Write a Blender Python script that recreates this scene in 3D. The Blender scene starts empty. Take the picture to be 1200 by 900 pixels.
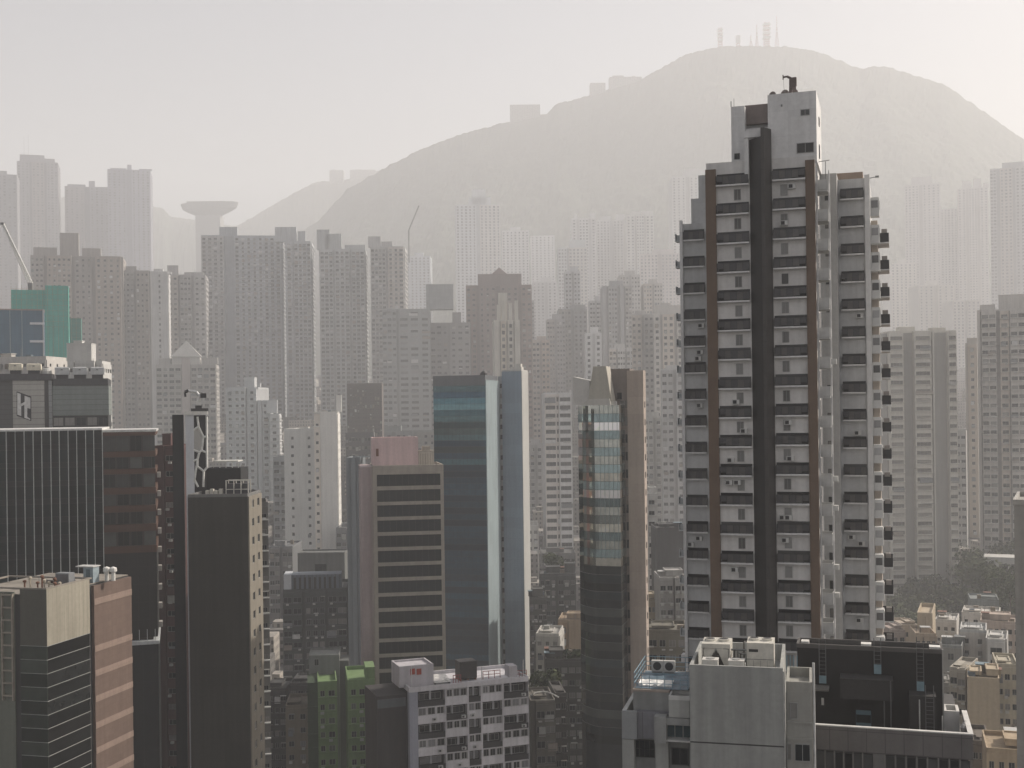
import bpy, math, random
from mathutils import Vector, Matrix, noise
random.seed(7)
sc = bpy.context.scene
R = math.radians
# ------------------------------------------------------------------ camera
FOC, PX, PY, CZ = 1400.0, 600.0, 480.0, 110.0      # focal length and principal point in photo pixels, eye height
ROLL = R(0.75)
cam = bpy.data.cameras.new("camera")
cam.lens = 42.0; cam.sensor_width = 36.0; cam.sensor_fit = 'HORIZONTAL'
cam.shift_y = 0.025
cam.clip_start = 0.5; cam.clip_end = 15000
co = bpy.data.objects.new("camera", cam); sc.collection.objects.link(co)
co.matrix_world = Matrix.Translation((0, 0, CZ)) @ Matrix.Rotation(R(90), 4, 'X') @ Matrix.Rotation(-ROLL, 4, 'Z')
sc.camera = co
# ------------------------------------------------------------------ light
SUN_AZ, SUN_EL = 62.0, 34.0                        # azimuth from the view direction towards the right
HAZE_DENSITY, HAZE_G = 0.00031, 0.17
w = bpy.data.worlds.new("World"); sc.world = w; w.use_nodes = True
nt = w.node_tree; bg = nt.nodes['Background']
sky = nt.nodes.new('ShaderNodeTexSky'); sky.sky_type = 'NISHITA'; sky.sun_disc = False
sky.sun_elevation = R(SUN_EL); sky.sun_rotation = R(SUN_AZ)
sky.air_density = 1.0; sky.dust_density = 5.0; sky.ozone_density = 1.0; sky.altitude = 100
hs = nt.nodes.new('ShaderNodeHueSaturation'); hs.inputs['Saturation'].default_value = .85
nt.links.new(sky.outputs[0], hs.inputs['Color']); nt.links.new(hs.outputs[0], bg.inputs[0]); bg.inputs[1].default_value = 0.06
sl = bpy.data.lights.new("sun", 'SUN'); sl.energy = 5.0; sl.angle = R(0.6); sl.color = (1, .91, .81)
so = bpy.data.objects.new("sun", sl); sc.collection.objects.link(so)
sd = Vector((math.sin(R(SUN_AZ)) * math.cos(R(SUN_EL)), math.cos(R(SUN_AZ)) * math.cos(R(SUN_EL)), math.sin(R(SUN_EL))))
so.rotation_euler = sd.to_track_quat('Z', 'Y').to_euler(); so.location = (200, 0, 400)
sc.view_settings.view_transform = 'Standard'; sc.view_settings.look = 'None'
sc.view_settings.gamma = 1.0; sc.view_settings.use_curve_mapping = False
sc.view_settings.exposure = 0.63
cy = sc.cycles
cy.use_denoising = True; cy.max_bounces = 8; cy.diffuse_bounces = 3; cy.glossy_bounces = 3; cy.volume_bounces = 3
cy.transmission_bounces = 4; cy.sample_clamp_indirect = 4.0
# ------------------------------------------------------------------ pixel <-> world
CR, SR = math.cos(ROLL), math.sin(ROLL)
def ray(px, py):
    a, b = px - PX, py - PY
    return ((CR * a - SR * b) / FOC, -(SR * a + CR * b) / FOC)
def at(px, py, D):
    k, q = ray(px, py); return Vector((k * D, D, CZ + q * D))
# ------------------------------------------------------------------ materials
MATS = {}
def _mat(name):
    m = bpy.data.materials.new(name); m.use_nodes = True
    return m, m.node_tree.nodes, m.node_tree.links, m.node_tree.nodes['Principled BSDF']
def _noise(n, l, vec, scale, detail=4, rough=.55):
    t = n.new('ShaderNodeTexNoise'); t.inputs['Scale'].default_value = scale; t.inputs['Detail'].default_value = detail
    t.inputs['Roughness'].default_value = rough; l.new(vec, t.inputs['Vector']); return t
def _ramp(n, l, fac, a, b, ca=(0, 0, 0, 1), cb=(1, 1, 1, 1)):
    r = n.new('ShaderNodeValToRGB'); e = r.color_ramp.elements
    e[0].position = a; e[1].position = b; e[0].color = ca; e[1].color = cb; l.new(fac, r.inputs[0]); return r
def _mix(n, l, fac, a, b, blend='MIX'):
    x = n.new('ShaderNodeMix'); x.data_type = 'RGBA'; x.blend_type = blend
    for s, v in ((0, fac), (6, a), (7, b)):
        if hasattr(v, 'is_linked'): l.new(v, x.inputs[s])
        elif s == 0: x.inputs[0].default_value = v
        else: x.inputs[s].default_value = tuple(v) + ((1,) if len(v) == 3 else ())
    return x.outputs[2]
def wall(col, grime=.5, rough=.85, joints=None, jdark=.55, metal=0.0, spec=.3):
    """weathered wall: rain streaks, blotches and fine speckle, optional panel or tile joints"""
    key = ('w', tuple(col), grime, rough, joints, jdark, metal)
    if key in MATS: return MATS[key]
    m, n, l, p = _mat('weathered wall')
    tc = n.new('ShaderNodeTexCoord'); vec = tc.outputs['Object']
    mp = n.new('ShaderNodeMapping'); mp.inputs['Scale'].default_value = (.9, .9, .05); l.new(vec, mp.inputs[0])
    st = _noise(n, l, mp.outputs[0], 1.0, 5, .6)
    bl = _noise(n, l, vec, .09, 3)
    fn = _noise(n, l, vec, 1.7, 5, .7)
    dark = [c * .5 for c in col]; light = [min(.85, c * 1.1) for c in col]
    s1 = _ramp(n, l, st.outputs[0], .36, .62)
    c = _mix(n, l, s1.outputs[0], [a * (1 - grime) + b * grime for a, b in zip(col, dark)], col)
    s2 = _ramp(n, l, bl.outputs[0], .38, .66)
    c = _mix(n, l, s2.outputs[0], c, light, 'MIX') if False else _mix(n, l, .35 * grime + .1, c, _mix(n, l, s2.outputs[0], [x * .72 for x in col], light))
    s3 = _ramp(n, l, fn.outputs[0], .3, .7, (.82, .82, .82, 1), (1.08, 1.08, 1.08, 1))
    c = _mix(n, l, .6, c, s3.outputs[0], 'MULTIPLY')
    if joints:
        sx = n.new('ShaderNodeSeparateXYZ'); l.new(vec, sx.inputs[0])
        ad = n.new('ShaderNodeMath'); ad.operation = 'ADD'; l.new(sx.outputs[0], ad.inputs[0]); l.new(sx.outputs[1], ad.inputs[1])
        cb = n.new('ShaderNodeCombineXYZ'); l.new(ad.outputs[0], cb.inputs[0]); l.new(sx.outputs[2], cb.inputs[1])
        br = n.new('ShaderNodeTexBrick'); br.offset = 0; br.inputs['Scale'].default_value = 1
        br.inputs['Brick Width'].default_value = joints[0]; br.inputs['Row Height'].default_value = joints[1]
        br.inputs['Mortar Size'].default_value = .035 if len(joints) < 3 else joints[2]
        br.inputs['Color1'].default_value = (1, 1, 1, 1); br.inputs['Color2'].default_value = (.9, .9, .9, 1)
        br.inputs['Mortar'].default_value = (jdark,) * 3 + (1,); l.new(cb.outputs[0], br.inputs['Vector'])
        c = _mix(n, l, 1.0, c, br.outputs[0], 'MULTIPLY')
    l.new(c, p.inputs['Base Color']); p.inputs['Roughness'].default_value = rough; p.inputs['Metallic'].default_value = metal
    p.inputs['Specular IOR Level'].default_value = spec
    bp = n.new('ShaderNodeBump'); bp.inputs['Strength'].default_value = .25; bp.inputs['Distance'].default_value = .05
    l.new(fn.outputs[0], bp.inputs['Height']); l.new(bp.outputs[0], p.inputs['Normal'])
    MATS[key] = m; return m
def glass(col=(.012, .016, .018), cur=(.24, .235, .22), pcur=.35, rough=.08, isl=False, metal=0.0, spec=.25, wav=.25, floors=None):
    """window glass: dark room behind, some panes with curtains or blinds drawn, slightly uneven panes"""
    key = ('g', tuple(col), tuple(cur), pcur, rough, isl, metal, spec, floors)
    if key in MATS: return MATS[key]
    m, n, l, p = _mat('window glass')
    if isl:
        g = n.new('ShaderNodeNewGeometry'); rnd = g.outputs['Random Per Island']
    else:
        g = n.new('ShaderNodeObjectInfo'); rnd = g.outputs['Random']
    r = n.new('ShaderNodeValToRGB'); e = r.color_ramp.elements; r.color_ramp.interpolation = 'LINEAR'
    e[0].position = 0; e[0].color = tuple(c * .6 for c in col) + (1,)
    e[1].position = 1 - pcur; e[1].color = tuple(c * 1.6 for c in col) + (1,)
    x = e.new(min(.999, 1 - pcur + .02)); x.color = tuple(c * .5 for c in cur) + (1,)
    x = e.new(1.0); x.color = tuple(cur) + (1,)
    l.new(rnd, r.inputs[0])
    tc = n.new('ShaderNodeTexCoord')
    ns = _noise(n, l, tc.outputs['Object'], .55, 3)
    c = _mix(n, l, .5, r.outputs[0], _ramp(n, l, ns.outputs[0], .3, .7, (.6, .6, .6, 1), (1.3, 1.3, 1.3, 1)).outputs[0], 'MULTIPLY')
    l.new(c, p.inputs['Base Color']); p.inputs['Roughness'].default_value = rough; p.inputs['Metallic'].default_value = metal
    p.inputs['Specular IOR Level'].default_value = spec
    bp = n.new('ShaderNodeBump'); bp.inputs['Strength'].default_value = wav; bp.inputs['Distance'].default_value = .03
    n2 = _noise(n, l, tc.outputs['Object'], .5, 2); l.new(n2.outputs[0], bp.inputs['Height']); l.new(bp.outputs[0], p.inputs['Normal'])
    MATS[key] = m; return m
def plain(col, rough=.6, metal=0.0, var=.25, spec=.4):
    key = ('p', tuple(col), rough, metal, var)
    if key in MATS: return MATS[key]
    m, n, l, p = _mat('painted metal')
    tc = n.new('ShaderNodeTexCoord'); t = _noise(n, l, tc.outputs['Object'], 1.3, 5, .65)
    r = _ramp(n, l, t.outputs[0], .3, .7, tuple(c * (1 - var) for c in col) + (1,), tuple(min(.9, c * (1 + var * .5)) for c in col) + (1,))
    l.new(r.outputs[0], p.inputs['Base Color']); p.inputs['Roughness'].default_value = rough; p.inputs['Metallic'].default_value = metal
    p.inputs['Specular IOR Level'].default_value = spec
    MATS[key] = m; return m
FRAME = plain((.30, .30, .29), .45); FRAME_DK = plain((.06, .06, .062), .45); FRAME_WH = plain((.55, .55, .53), .5)
METAL = plain((.22, .23, .23), .4, .6); WHITE = plain((.68, .67, .63), .55); BLACK = plain((.018, .018, .02), .5)
RUST = plain((.16, .07, .04), .8); ROOFM = wall((.17, .165, .155), .7, .95)
GL = glass(); GLI = glass(isl=True)
# ------------------------------------------------------------------ mesh helpers
class MB:
    def __init__(s): s.v = []; s.f = []; s.m = []
    def face(s, pts, mi=0):
        i = len(s.v); s.v += [tuple(p) for p in pts]; s.f.append(tuple(range(i, i + len(pts)))); s.m.append(mi)
    def box(s, x0, x1, y0, y1, z0, z1, mi=0):
        if x1 < x0: x0, x1 = x1, x0
        if y1 < y0: y0, y1 = y1, y0
        if z1 < z0: z0, z1 = z1, z0
        i = len(s.v)
        s.v += [(x, y, z) for z in (z0, z1) for x, y in ((x0, y0), (x1, y0), (x1, y1), (x0, y1))]
        for q in ((0, 3, 2, 1), (4, 5, 6, 7), (0, 1, 5, 4), (1, 2, 6, 5), (2, 3, 7, 6), (3, 0, 4, 7)):
            s.f.append(tuple(i + a for a in q)); s.m.append(mi)
    def prism(s, poly, z0, z1, mi=0, mtop=None):
        n = len(poly); i = len(s.v)
        s.v += [(x, y, z0) for x, y in poly] + [(x, y, z1) for x, y in poly]
        for k in range(n):
            j = (k + 1) % n; s.f.append((i + k, i + j, i + n + j, i + n + k)); s.m.append(mi)
        s.f.append(tuple(i + n + k for k in range(n))); s.m.append(mi if mtop is None else mtop)
        s.f.append(tuple(i + k for k in reversed(range(n)))); s.m.append(mi)
    def frustum(s, x0, x1, y0, y1, z0, a0, a1, b0, b1, z1, mi=0):
        i = len(s.v)
        s.v += [(x0, y0, z0), (x1, y0, z0), (x1, y1, z0), (x0, y1, z0), (a0, b0, z1), (a1, b0, z1), (a1, b1, z1), (a0, b1, z1)]
        for q in ((0, 3, 2, 1), (4, 5, 6, 7), (0, 1, 5, 4), (1, 2, 6, 5), (2, 3, 7, 6), (3, 0, 4, 7)):
            s.f.append(tuple(i + a for a in q)); s.m.append(mi)
    def tube(s, p, q, r, n=6, mi=0, r2=None):
        p = Vector(p); q = Vector(q); d = (q - p).normalized(); r2 = r if r2 is None else r2
        a = d.orthogonal().normalized(); b = d.cross(a); i = len(s.v)
        for c, rr in ((p, r), (q, r2)):
            s.v += [tuple(c + (a * math.cos(t) + b * math.sin(t)) * rr) for t in [2 * math.pi * k / n for k in range(n)]]
        for k in range(n):
            j = (k + 1) % n; s.f.append((i + k, i + j, i + n + j, i + n + k)); s.m.append(mi)
        s.f.append(tuple(i + k for k in reversed(range(n)))); s.f.append(tuple(i + n + k for k in range(n))); s.m += [mi, mi]
    def lathe(s, c, prof, n=14, mi=0):
        i = len(s.v); k = len(prof)
        for r, z in prof:
            s.v += [(c[0] + r * math.cos(2 * math.pi * j / n), c[1] + r * math.sin(2 * math.pi * j / n), c[2] + z) for j in range(n)]
        for a in range(k - 1):
            for j in range(n):
                jj = (j + 1) % n; s.f.append((i + a * n + j, i + a * n + jj, i + a * n + n + jj, i + a * n + n + j)); s.m.append(mi)
        s.f.append(tuple(i + (k - 1) * n + j for j in range(n))); s.m.append(mi)
    def parapet(s, x0, x1, y0, y1, z0, z1, t=.25, mi=0):
        s.box(x0, x1, y0, y0 + t, z0, z1, mi); s.box(x0, x1, y1 - t, y1, z0, z1, mi)
        s.box(x0, x0 + t, y0 + t, y1 - t, z0, z1, mi); s.box(x1 - t, x1, y0 + t, y1 - t, z0, z1, mi)
    def mesh(s, name, mats):
        me = bpy.data.meshes.new(name); me.from_pydata(s.v, [], s.f)
        for m in mats: me.materials.append(m)
        me.polygons.foreach_set('material_index', s.m); me.update(); return me
    def build(s, name, mats, parent=None, loc=(0, 0, 0), rz=0):
        if not isinstance(mats, (list, tuple)): mats = [mats]
        return put(name, s.mesh(name, mats), parent, loc, rz)
def put(name, me, parent=None, loc=(0, 0, 0), rz=0):
    o = bpy.data.objects.new(name, me); sc.collection.objects.link(o)
    o.parent = parent; o.location = loc
    if rz: o.rotation_euler = (0, 0, rz)
    return o
def tag(o, label, cat, group=None, kind=None):
    o['label'] = label; o['category'] = cat
    if group: o['group'] = group
    if kind: o['kind'] = kind
    return o
PROTO = {}
def window_mesh(w, h, nm=1, nh=0, fr=None, gl=None, fw=.06, sill=0):
    fr = fr or FRAME; gl = gl or GL
    key = (round(w, 2), round(h, 2), nm, nh, fr.name, gl.name, fw, sill)
    if key in PROTO: return PROTO[key]
    m = MB()
    m.face([(-w / 2, -.02, 0), (w / 2, -.02, 0), (w / 2, -.02, h), (-w / 2, -.02, h)], 1)
    m.box(-w / 2, w / 2, -.07, 0, 0, fw); m.box(-w / 2, w / 2, -.07, 0, h - fw, h)
    m.box(-w / 2, -w / 2 + fw, -.07, 0, fw, h - fw); m.box(w / 2 - fw, w / 2, -.07, 0, fw, h - fw)
    for k in range(nm):
        x = -w / 2 + w * (k + 1) / (nm + 1); m.box(x - fw * .4, x + fw * .4, -.065, 0, fw, h - fw)
    for k in range(nh):
        z = h * (k + 1) / (nh + 1); m.box(-w / 2 + fw, w / 2 - fw, -.06, 0, z - fw * .4, z + fw * .4)
    if sill: m.box(-w / 2 - .1, w / 2 + .1, -sill, 0, -.12, -.002)
    PROTO[key] = m.mesh('window', [fr, gl]); return PROTO[key]
class Face:
    """a wall plane of a building: u along the wall, v out of it"""
    def __init__(s, kind, b, off=0): s.k = kind; s.b = b; s.off = off; s.rz = {'F': 0, 'R': R(90), 'L': R(-90)}[kind]
    def pt(s, u, v, z):
        v += s.off
        return {'F': (u, -v, z), 'R': (s.b.w + v, u, z), 'L': (-v, u, z)}[s.k]
    def box(s, mb, u0, u1, v0, v1, z0, z1, mi=0):
        a = s.pt(u0, v0, z0); c = s.pt(u1, v1, z1); mb.box(a[0], c[0], a[1], c[1], z0, z1, mi)
def kscale(D):
    if D > 1200: return 1.0
    return 1.0 + .8 * min(1, max(0, (D - 300) / 180)) + .6 * min(1, max(0, (D - 730) / 70))
class Bld:
    """a building placed by the pixels of its front face: root Empty at the foot of the front's left corner"""
    def __init__(s, name, label, cat, xa, xb, ytop, D, yaw=0, depth=14, ym=None, zb=None, group=None, kind=None):
        if ym is None: ym = (ytop + min(900, ytop + 320)) / 2
        s.k = kscale(D); D *= s.k; depth *= s.k
        yw = R(yaw); s.u = Vector((math.cos(yw), math.sin(yw))); s.n = Vector((-math.sin(yw), math.cos(yw)))
        ka, kb = ray(xa, ym)[0], ray(xb, ym)[0]
        s.A = Vector((ka * D, D)); s.w = (kb * D - s.A.x) / (s.u.x - kb * s.u.y); s.d = depth
        if zb is None: zb = hgt(s.A.x + s.w / 2 * s.u.x, D) - 1.5
        s.zb = zb; s.root = bpy.data.objects.new(name, None); sc.collection.objects.link(s.root)
        s.root.location = (s.A.x, s.A.y, zb); s.root.rotation_euler = (0, 0, yw); tag(s.root, label, cat, group, kind)
        s.root.empty_display_size = 1
        s.h = s.f((xa + xb) / 2, ytop)[1]; s.body = MB(); s.wins = []
    def f(s, px, py, off=0):
        k, q = ray(px, py); t = (off + s.A.dot(s.n)) / (k * s.n.x + s.n.y)
        return ((Vector((k * t, t)) - s.A).dot(s.u), CZ + q * t - s.zb)
    def r(s, px, py, off=0):
        k, q = ray(px, py); t = (s.w + off + s.A.dot(s.u)) / (k * s.u.x + s.u.y)
        return ((Vector((k * t, t)) - s.A).dot(s.n), CZ + q * t - s.zb)
    def part(s, mb, name, mats, parent=None, loc=(0, 0, 0), rz=0): return mb.build(name, mats, parent or s.root, loc, rz)
    def facade(s, mb, fc, u0, u1, z0, z1, cols, rows, th=.25, mi=0, ledge=0, lmi=0):
        """a wall with real openings: strips between the rows, piers between the columns"""
        rows = sorted(rows); z = z0
        for a, b in rows + [(z1, z1)]:
            if a > z + .01: fc.box(mb, u0, u1, 0, th, z, a, mi)
            if b > a:
                x = u0
                for c, d in sorted(cols) + [(u1, u1)]:
                    if c > x + .01: fc.box(mb, x, c, 0, th, a, b, mi)
                    x = d
                if ledge: fc.box(mb, u0 - .02, u1 + .02, th, th + ledge, a - .28, a - .06, lmi)
            z = b
    def win(s, fc, u, z, w, h, v=.06, **kw): s.wins.append((z, fc, u, v, w, h, kw))
    def windows(s, ylow=905, limit=100, stuff=False, gl=None, glI=None, fr=None):
        """every window on show is its own part; what is left over (hidden, or past the hundred) is one part"""
        gl = gl or GL; glI = glI or GLI; fr = fr or FRAME
        zl = s.f(600, ylow)[1] if ylow else -1e9
        ws = sorted(s.wins, key=lambda t: -t[0]); n = 0; m = MB()
        for z, fc, u, v, w, h, kw in ws:
            if not stuff and n < limit and z > zl - 2:
                me = window_mesh(w, h, kw.get('nm', 1), kw.get('nh', 0), kw.get('fr', fr), kw.get('gl', gl), kw.get('fw', .06), kw.get('sill', 0))
                put('window', me, s.root, fc.pt(u, v, z), fc.rz); n += 1
            else:
                g = {}
                fc.box(m, u - w / 2, u + w / 2, v - .06, v + .015, z, z + h, 1)
                fc.box(m, u - .04, u + .04, v + .0151, v + .06, z, z + h, 0)
        if m.v:
            o = m.build('window', [fr, glI], s.root)
            o['kind'] = 'stuff'
    def roof_room(s, px0, px1, py, off=2.5, dep=5, mat=None, name='roof_room', par=.5):
        u0 = s.f(px0, py, off)[0]; u1 = s.f(px1, py, off)[0]; z = s.f((px0 + px1) / 2, py, off)[1]
        m = MB(); m.box(u0, u1, off, off + dep, s.h, z - par * .5)
        if par and u1 - u0 > 1.5: m.parapet(u0 - .1, u1 + .1, off - .1, off + dep + .1, z - par * .5 + .004, z, .25)
        return s.part(m, name, mat or s.mat)
def tower(label, xa, xb, ytop, D, col, yaw=0, depth=16, bays=None, n=6, win=(1.3, 1.35), fh=3.0, ylow=905, name='apartment_tower',
          cat='tower', side=None, nside=4, rooms=(), ledge=0, th=.25, gl=None, glI=None, fr=None, grime=.5, top=1.3, stuff=False, group=None,
          mat=None, lmat=None, nm=1, ym=None, ac=0, recess=None, joints=None, zb=None, par=.9, antenna=(), clutter=.3, edge=4):
    if side == 'R' and xb < 600 and D > 400: yaw = max(yaw, math.degrees(math.atan(-ray(xb, ytop)[0])) - edge)
    b = Bld(name, label, cat, xa, xb, ytop, D, yaw, depth, ym, zb, group)
    D = D * b.k; depth = b.d
    kk = min(b.k, 1.6); fh *= kk; win = (win[0] * kk, win[1] * kk); ledge *= kk; top *= kk; th *= kk
    if bays: bays = [(q[0], q[1], q[2] * kk, *q[3:]) for q in bays]
    mat = mat or wall(col, grime, joints=joints); b.mat = mat; lmat = lmat or mat
    rec_shade = wall(tuple(c * .8 for c in (recess or col)), grime)  # recess walls take a darkened wall colour to imitate shade between bays
    m = b.body; H = b.h - par
    m.box(0, b.w, 0, depth, 0, H, 0 if not bays else 2)
    m.parapet(.004, b.w - .004, .004, depth, H + .004, b.h, .25)
    rows = []
    z = H - top
    while z - win[1] > 3: rows.append((z - win[1], z)); z -= fh
    zmin = -1e9
    acm = MB(); clm = MB(); rc = random.Random(int(xa * 7 + D))
    for fa, fb, proj, nc, *rest in (bays or [(0, 1, 0, n)]):
        ww = (rest[0] * kk) if rest else win[0]
        u0, u1 = fa * b.w, fb * b.w; fc = Face('F', b, proj)
        if proj > 0: m.box(u0, u1, -proj, -.002, 0, H)
        if proj > 0: m.parapet(u0, u1, -proj, -.004, H + .004, b.h, .2)
        if nc == 0: continue
        sp = (u1 - u0) / nc; ww = min(ww, sp * .86)
        cs = [u0 + sp * (i + .5) for i in range(nc)]
        cw = [ww * (rc.uniform(.68, 1.06) if nc > 2 else 1) for c in cs]
        b.facade(m, fc, u0, u1, 0, H, [(c - q / 2, c + q / 2) for c, q in zip(cs, cw)], rows, th, rc.choice((0, 0, 3, 4)) if bays else 0, ledge, 1)
        for a, c2 in rows:
            for c, q in zip(cs, cw):
                b.win(fc, c, a, q, c2 - a, nm=nm)
                t = rc.random()
                if clutter and t < clutter:          # enclosed bays, awnings, laundry racks, drawn shutters
                    hw = ww * rc.uniform(.35, .6); k3 = rc.randrange(4); x = c + rc.uniform(-.2, .2) * ww
                    if t < clutter * .4: fc.box(clm, x - hw, x + hw, th + .003, th + rc.uniform(.3, .7) * kk, a - .5 * kk, a + (c2 - a) * rc.uniform(.4, 1.0), k3)
                    elif t < clutter * .7: fc.box(clm, x - hw, x + hw, th + .003, th + .6 * kk, c2 + .05 * kk, c2 + .18 * kk, k3)
                    else: fc.box(clm, x - hw * .8, x + hw * .8, th + .003, th + .12 * kk, a - .3 * kk, a + .2 * kk, k3)
                if ac and random.random() < ac:
                    x = c + random.uniform(-.3, .3) * ww
                    fc.box(acm, x - .35 * kk, x + .35 * kk, th, th + .55 * kk, a - .62 * kk, a - .12 * kk)
    for sd in (side or ''):
        fc = Face(sd, b, 0); sp = depth / nside; ww = min(win[0], sp * .8); cs = [sp * (i + .5) for i in range(nside)]
        b.facade(m, fc, 0, depth, 0, H, [(c - ww / 2, c + ww / 2) for c in cs], rows, th, 0, ledge, 1)
        for a, c2 in rows:
            for c in cs: b.win(fc, c, a, ww, c2 - a, nm=nm)
    b.part(m, 'facade', [mat, lmat, rec_shade, wall(tuple(c * .86 for c in col), grime), wall((col[0] * 1.04, col[1] * .98, col[2] * .92), grime)])
    if acm.v:
        o = b.part(acm, 'air_conditioner', [plain((.42, .42, .40), .6)]); o['kind'] = 'stuff'
    if clm.v:
        o = b.part(clm, 'balcony_clutter', [plain((.5, .5, .49), .6), plain((.16, .17, .18), .5), plain((.33, .33, .31), .6), plain((.24, .21, .18), .7)]); o['kind'] = 'stuff'
    b.windows(ylow, 100, stuff, gl, glI, fr)
    for rm in rooms: b.roof_room(*rm)
    if D < 620 and b.w > 5:                       # water tanks, sheds, pipes and aerials standing on the roof deck
        for i in range(rc.randint(3, 6)):
            u = rc.uniform(.12, .88) * b.w; v = rc.uniform(.15, .7) * depth; q = rc.random(); t = MB()
            if q < .35: t.box(u - .7, u + .7, v, v + 1.2, H + .01, b.h + rc.uniform(.3, 1.0)); b.part(t, 'water_tank', plain(rc.choice(((.32, .32, .3), (.10, .13, .15), (.2, .17, .13))), .6))
            elif q < .55: t.box(u - 1.1, u + 1.1, v, v + 2, H + .01, b.h + .9); t.box(u - 1.3, u + 1.3, v - .2, v + 2.2, b.h + .904, b.h + 1.05, 1); b.part(t, 'roof_shed', [wall(tuple(c * .8 for c in col), .6), plain(rc.choice(((.42, .42, .4), (.18, .09, .06), (.16, .22, .25))), .6)])
            else: t.tube((u, v, H), (u, v, b.h + rc.uniform(.8, 2.6)), .05 * kk, 5); t.tube((u - .4, v, b.h + .7), (u + .4, v, b.h + .7), .03 * kk, 4); b.part(t, 'antenna', METAL)
    for (ax, ay, off) in antenna:
        u, z = b.f(ax, ay, off); t = MB(); t.tube((u, off, b.h), (u, off, z), .18 if D > 500 else .07, 5)
        b.part(t, 'antenna', METAL)
    return b
def ladder(b, u, y, z0, z1, mat=METAL, w=.5):
    m = MB(); m.tube((u - w / 2, y, z0), (u - w / 2, y, z1), .035, 5); m.tube((u + w / 2, y, z0), (u + w / 2, y, z1), .035, 5)
    z = z0 + .2
    while z < z1 - .5: m.tube((u - w / 2, y, z), (u + w / 2, y, z), .02, 4); z += .32
    return b.part(m, 'ladder', mat)
# ------------------------------------------------------------------ terrain
def interp(pts, x):
    if x <= pts[0][0]: return pts[0][1]
    for (a, b), (c, d) in zip(pts, pts[1:]):
        if x <= c: return b + (d - b) * (x - a) / (c - a)
    return pts[-1][1]
RAMP = [(0, 0), (180, 0), (300, 5), (450, 7), (700, 12), (900, 48), (1300, 98), (1900, 140), (2400, 170), (6500, 190)]
RIDGE = [(-900, 330), (100, 330), (250, 318), (340, 280), (374, 257), (406, 222), (447, 198), (493, 174), (543, 155), (594, 142), (640, 132), (654, 120), (686, 112), (727, 98),
         (754, 90), (777, 77), (804, 62), (832, 55), (850, 52), (885, 52), (927, 53), (962, 60), (990, 72), (1007, 79), (1025, 76),
         (1042, 77), (1060, 83), (1095, 94), (1112, 100), (1130, 114), (1165, 138), (1200, 163), (1300, 225), (1450, 290), (2100, 330)]
RIDGE2 = [(-900, 300), (-300, 250), (0, 226), (100, 232), (180, 240), (193, 245), (200, 253), (230, 257), (277, 264), (295, 254), (319, 239), (342, 226),
          (369, 212), (401, 211), (443, 198), (500, 196), (620, 230), (900, 300), (2100, 330)]
D1, D2 = 3700.0, 4800.0
def _crest(pts, D, tilt):
    out = []
    for x, y in pts:
        p = at(x, y, D); out.append((p.x / D, p.z))
    return out
C1 = _crest(RIDGE, D1, 0); C2 = _crest(RIDGE2, D2, 0)
def hgt(x, y):
    y2 = max(y, 1.0); base = interp(RAMP, y2); h = base
    if y2 > 2300:
        k = x / y2
        c = interp(C1, k)
        s = (y2 - 2400) / (D1 - 2400) if y2 < D1 else max(.3, 1 - (y2 - D1) / 1500)
        if s > 0: h = max(h, base + (c - base) * min(1, s) ** 1.15)
        c = interp(C2, k); s = (y2 - 3700) / (D2 - 3700) if y2 < D2 else max(.3, 1 - (y2 - D2) / 1500)
        if s > 0: h = max(h, base + (c - base) * min(1, s) ** 1.15)
    return h
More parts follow.
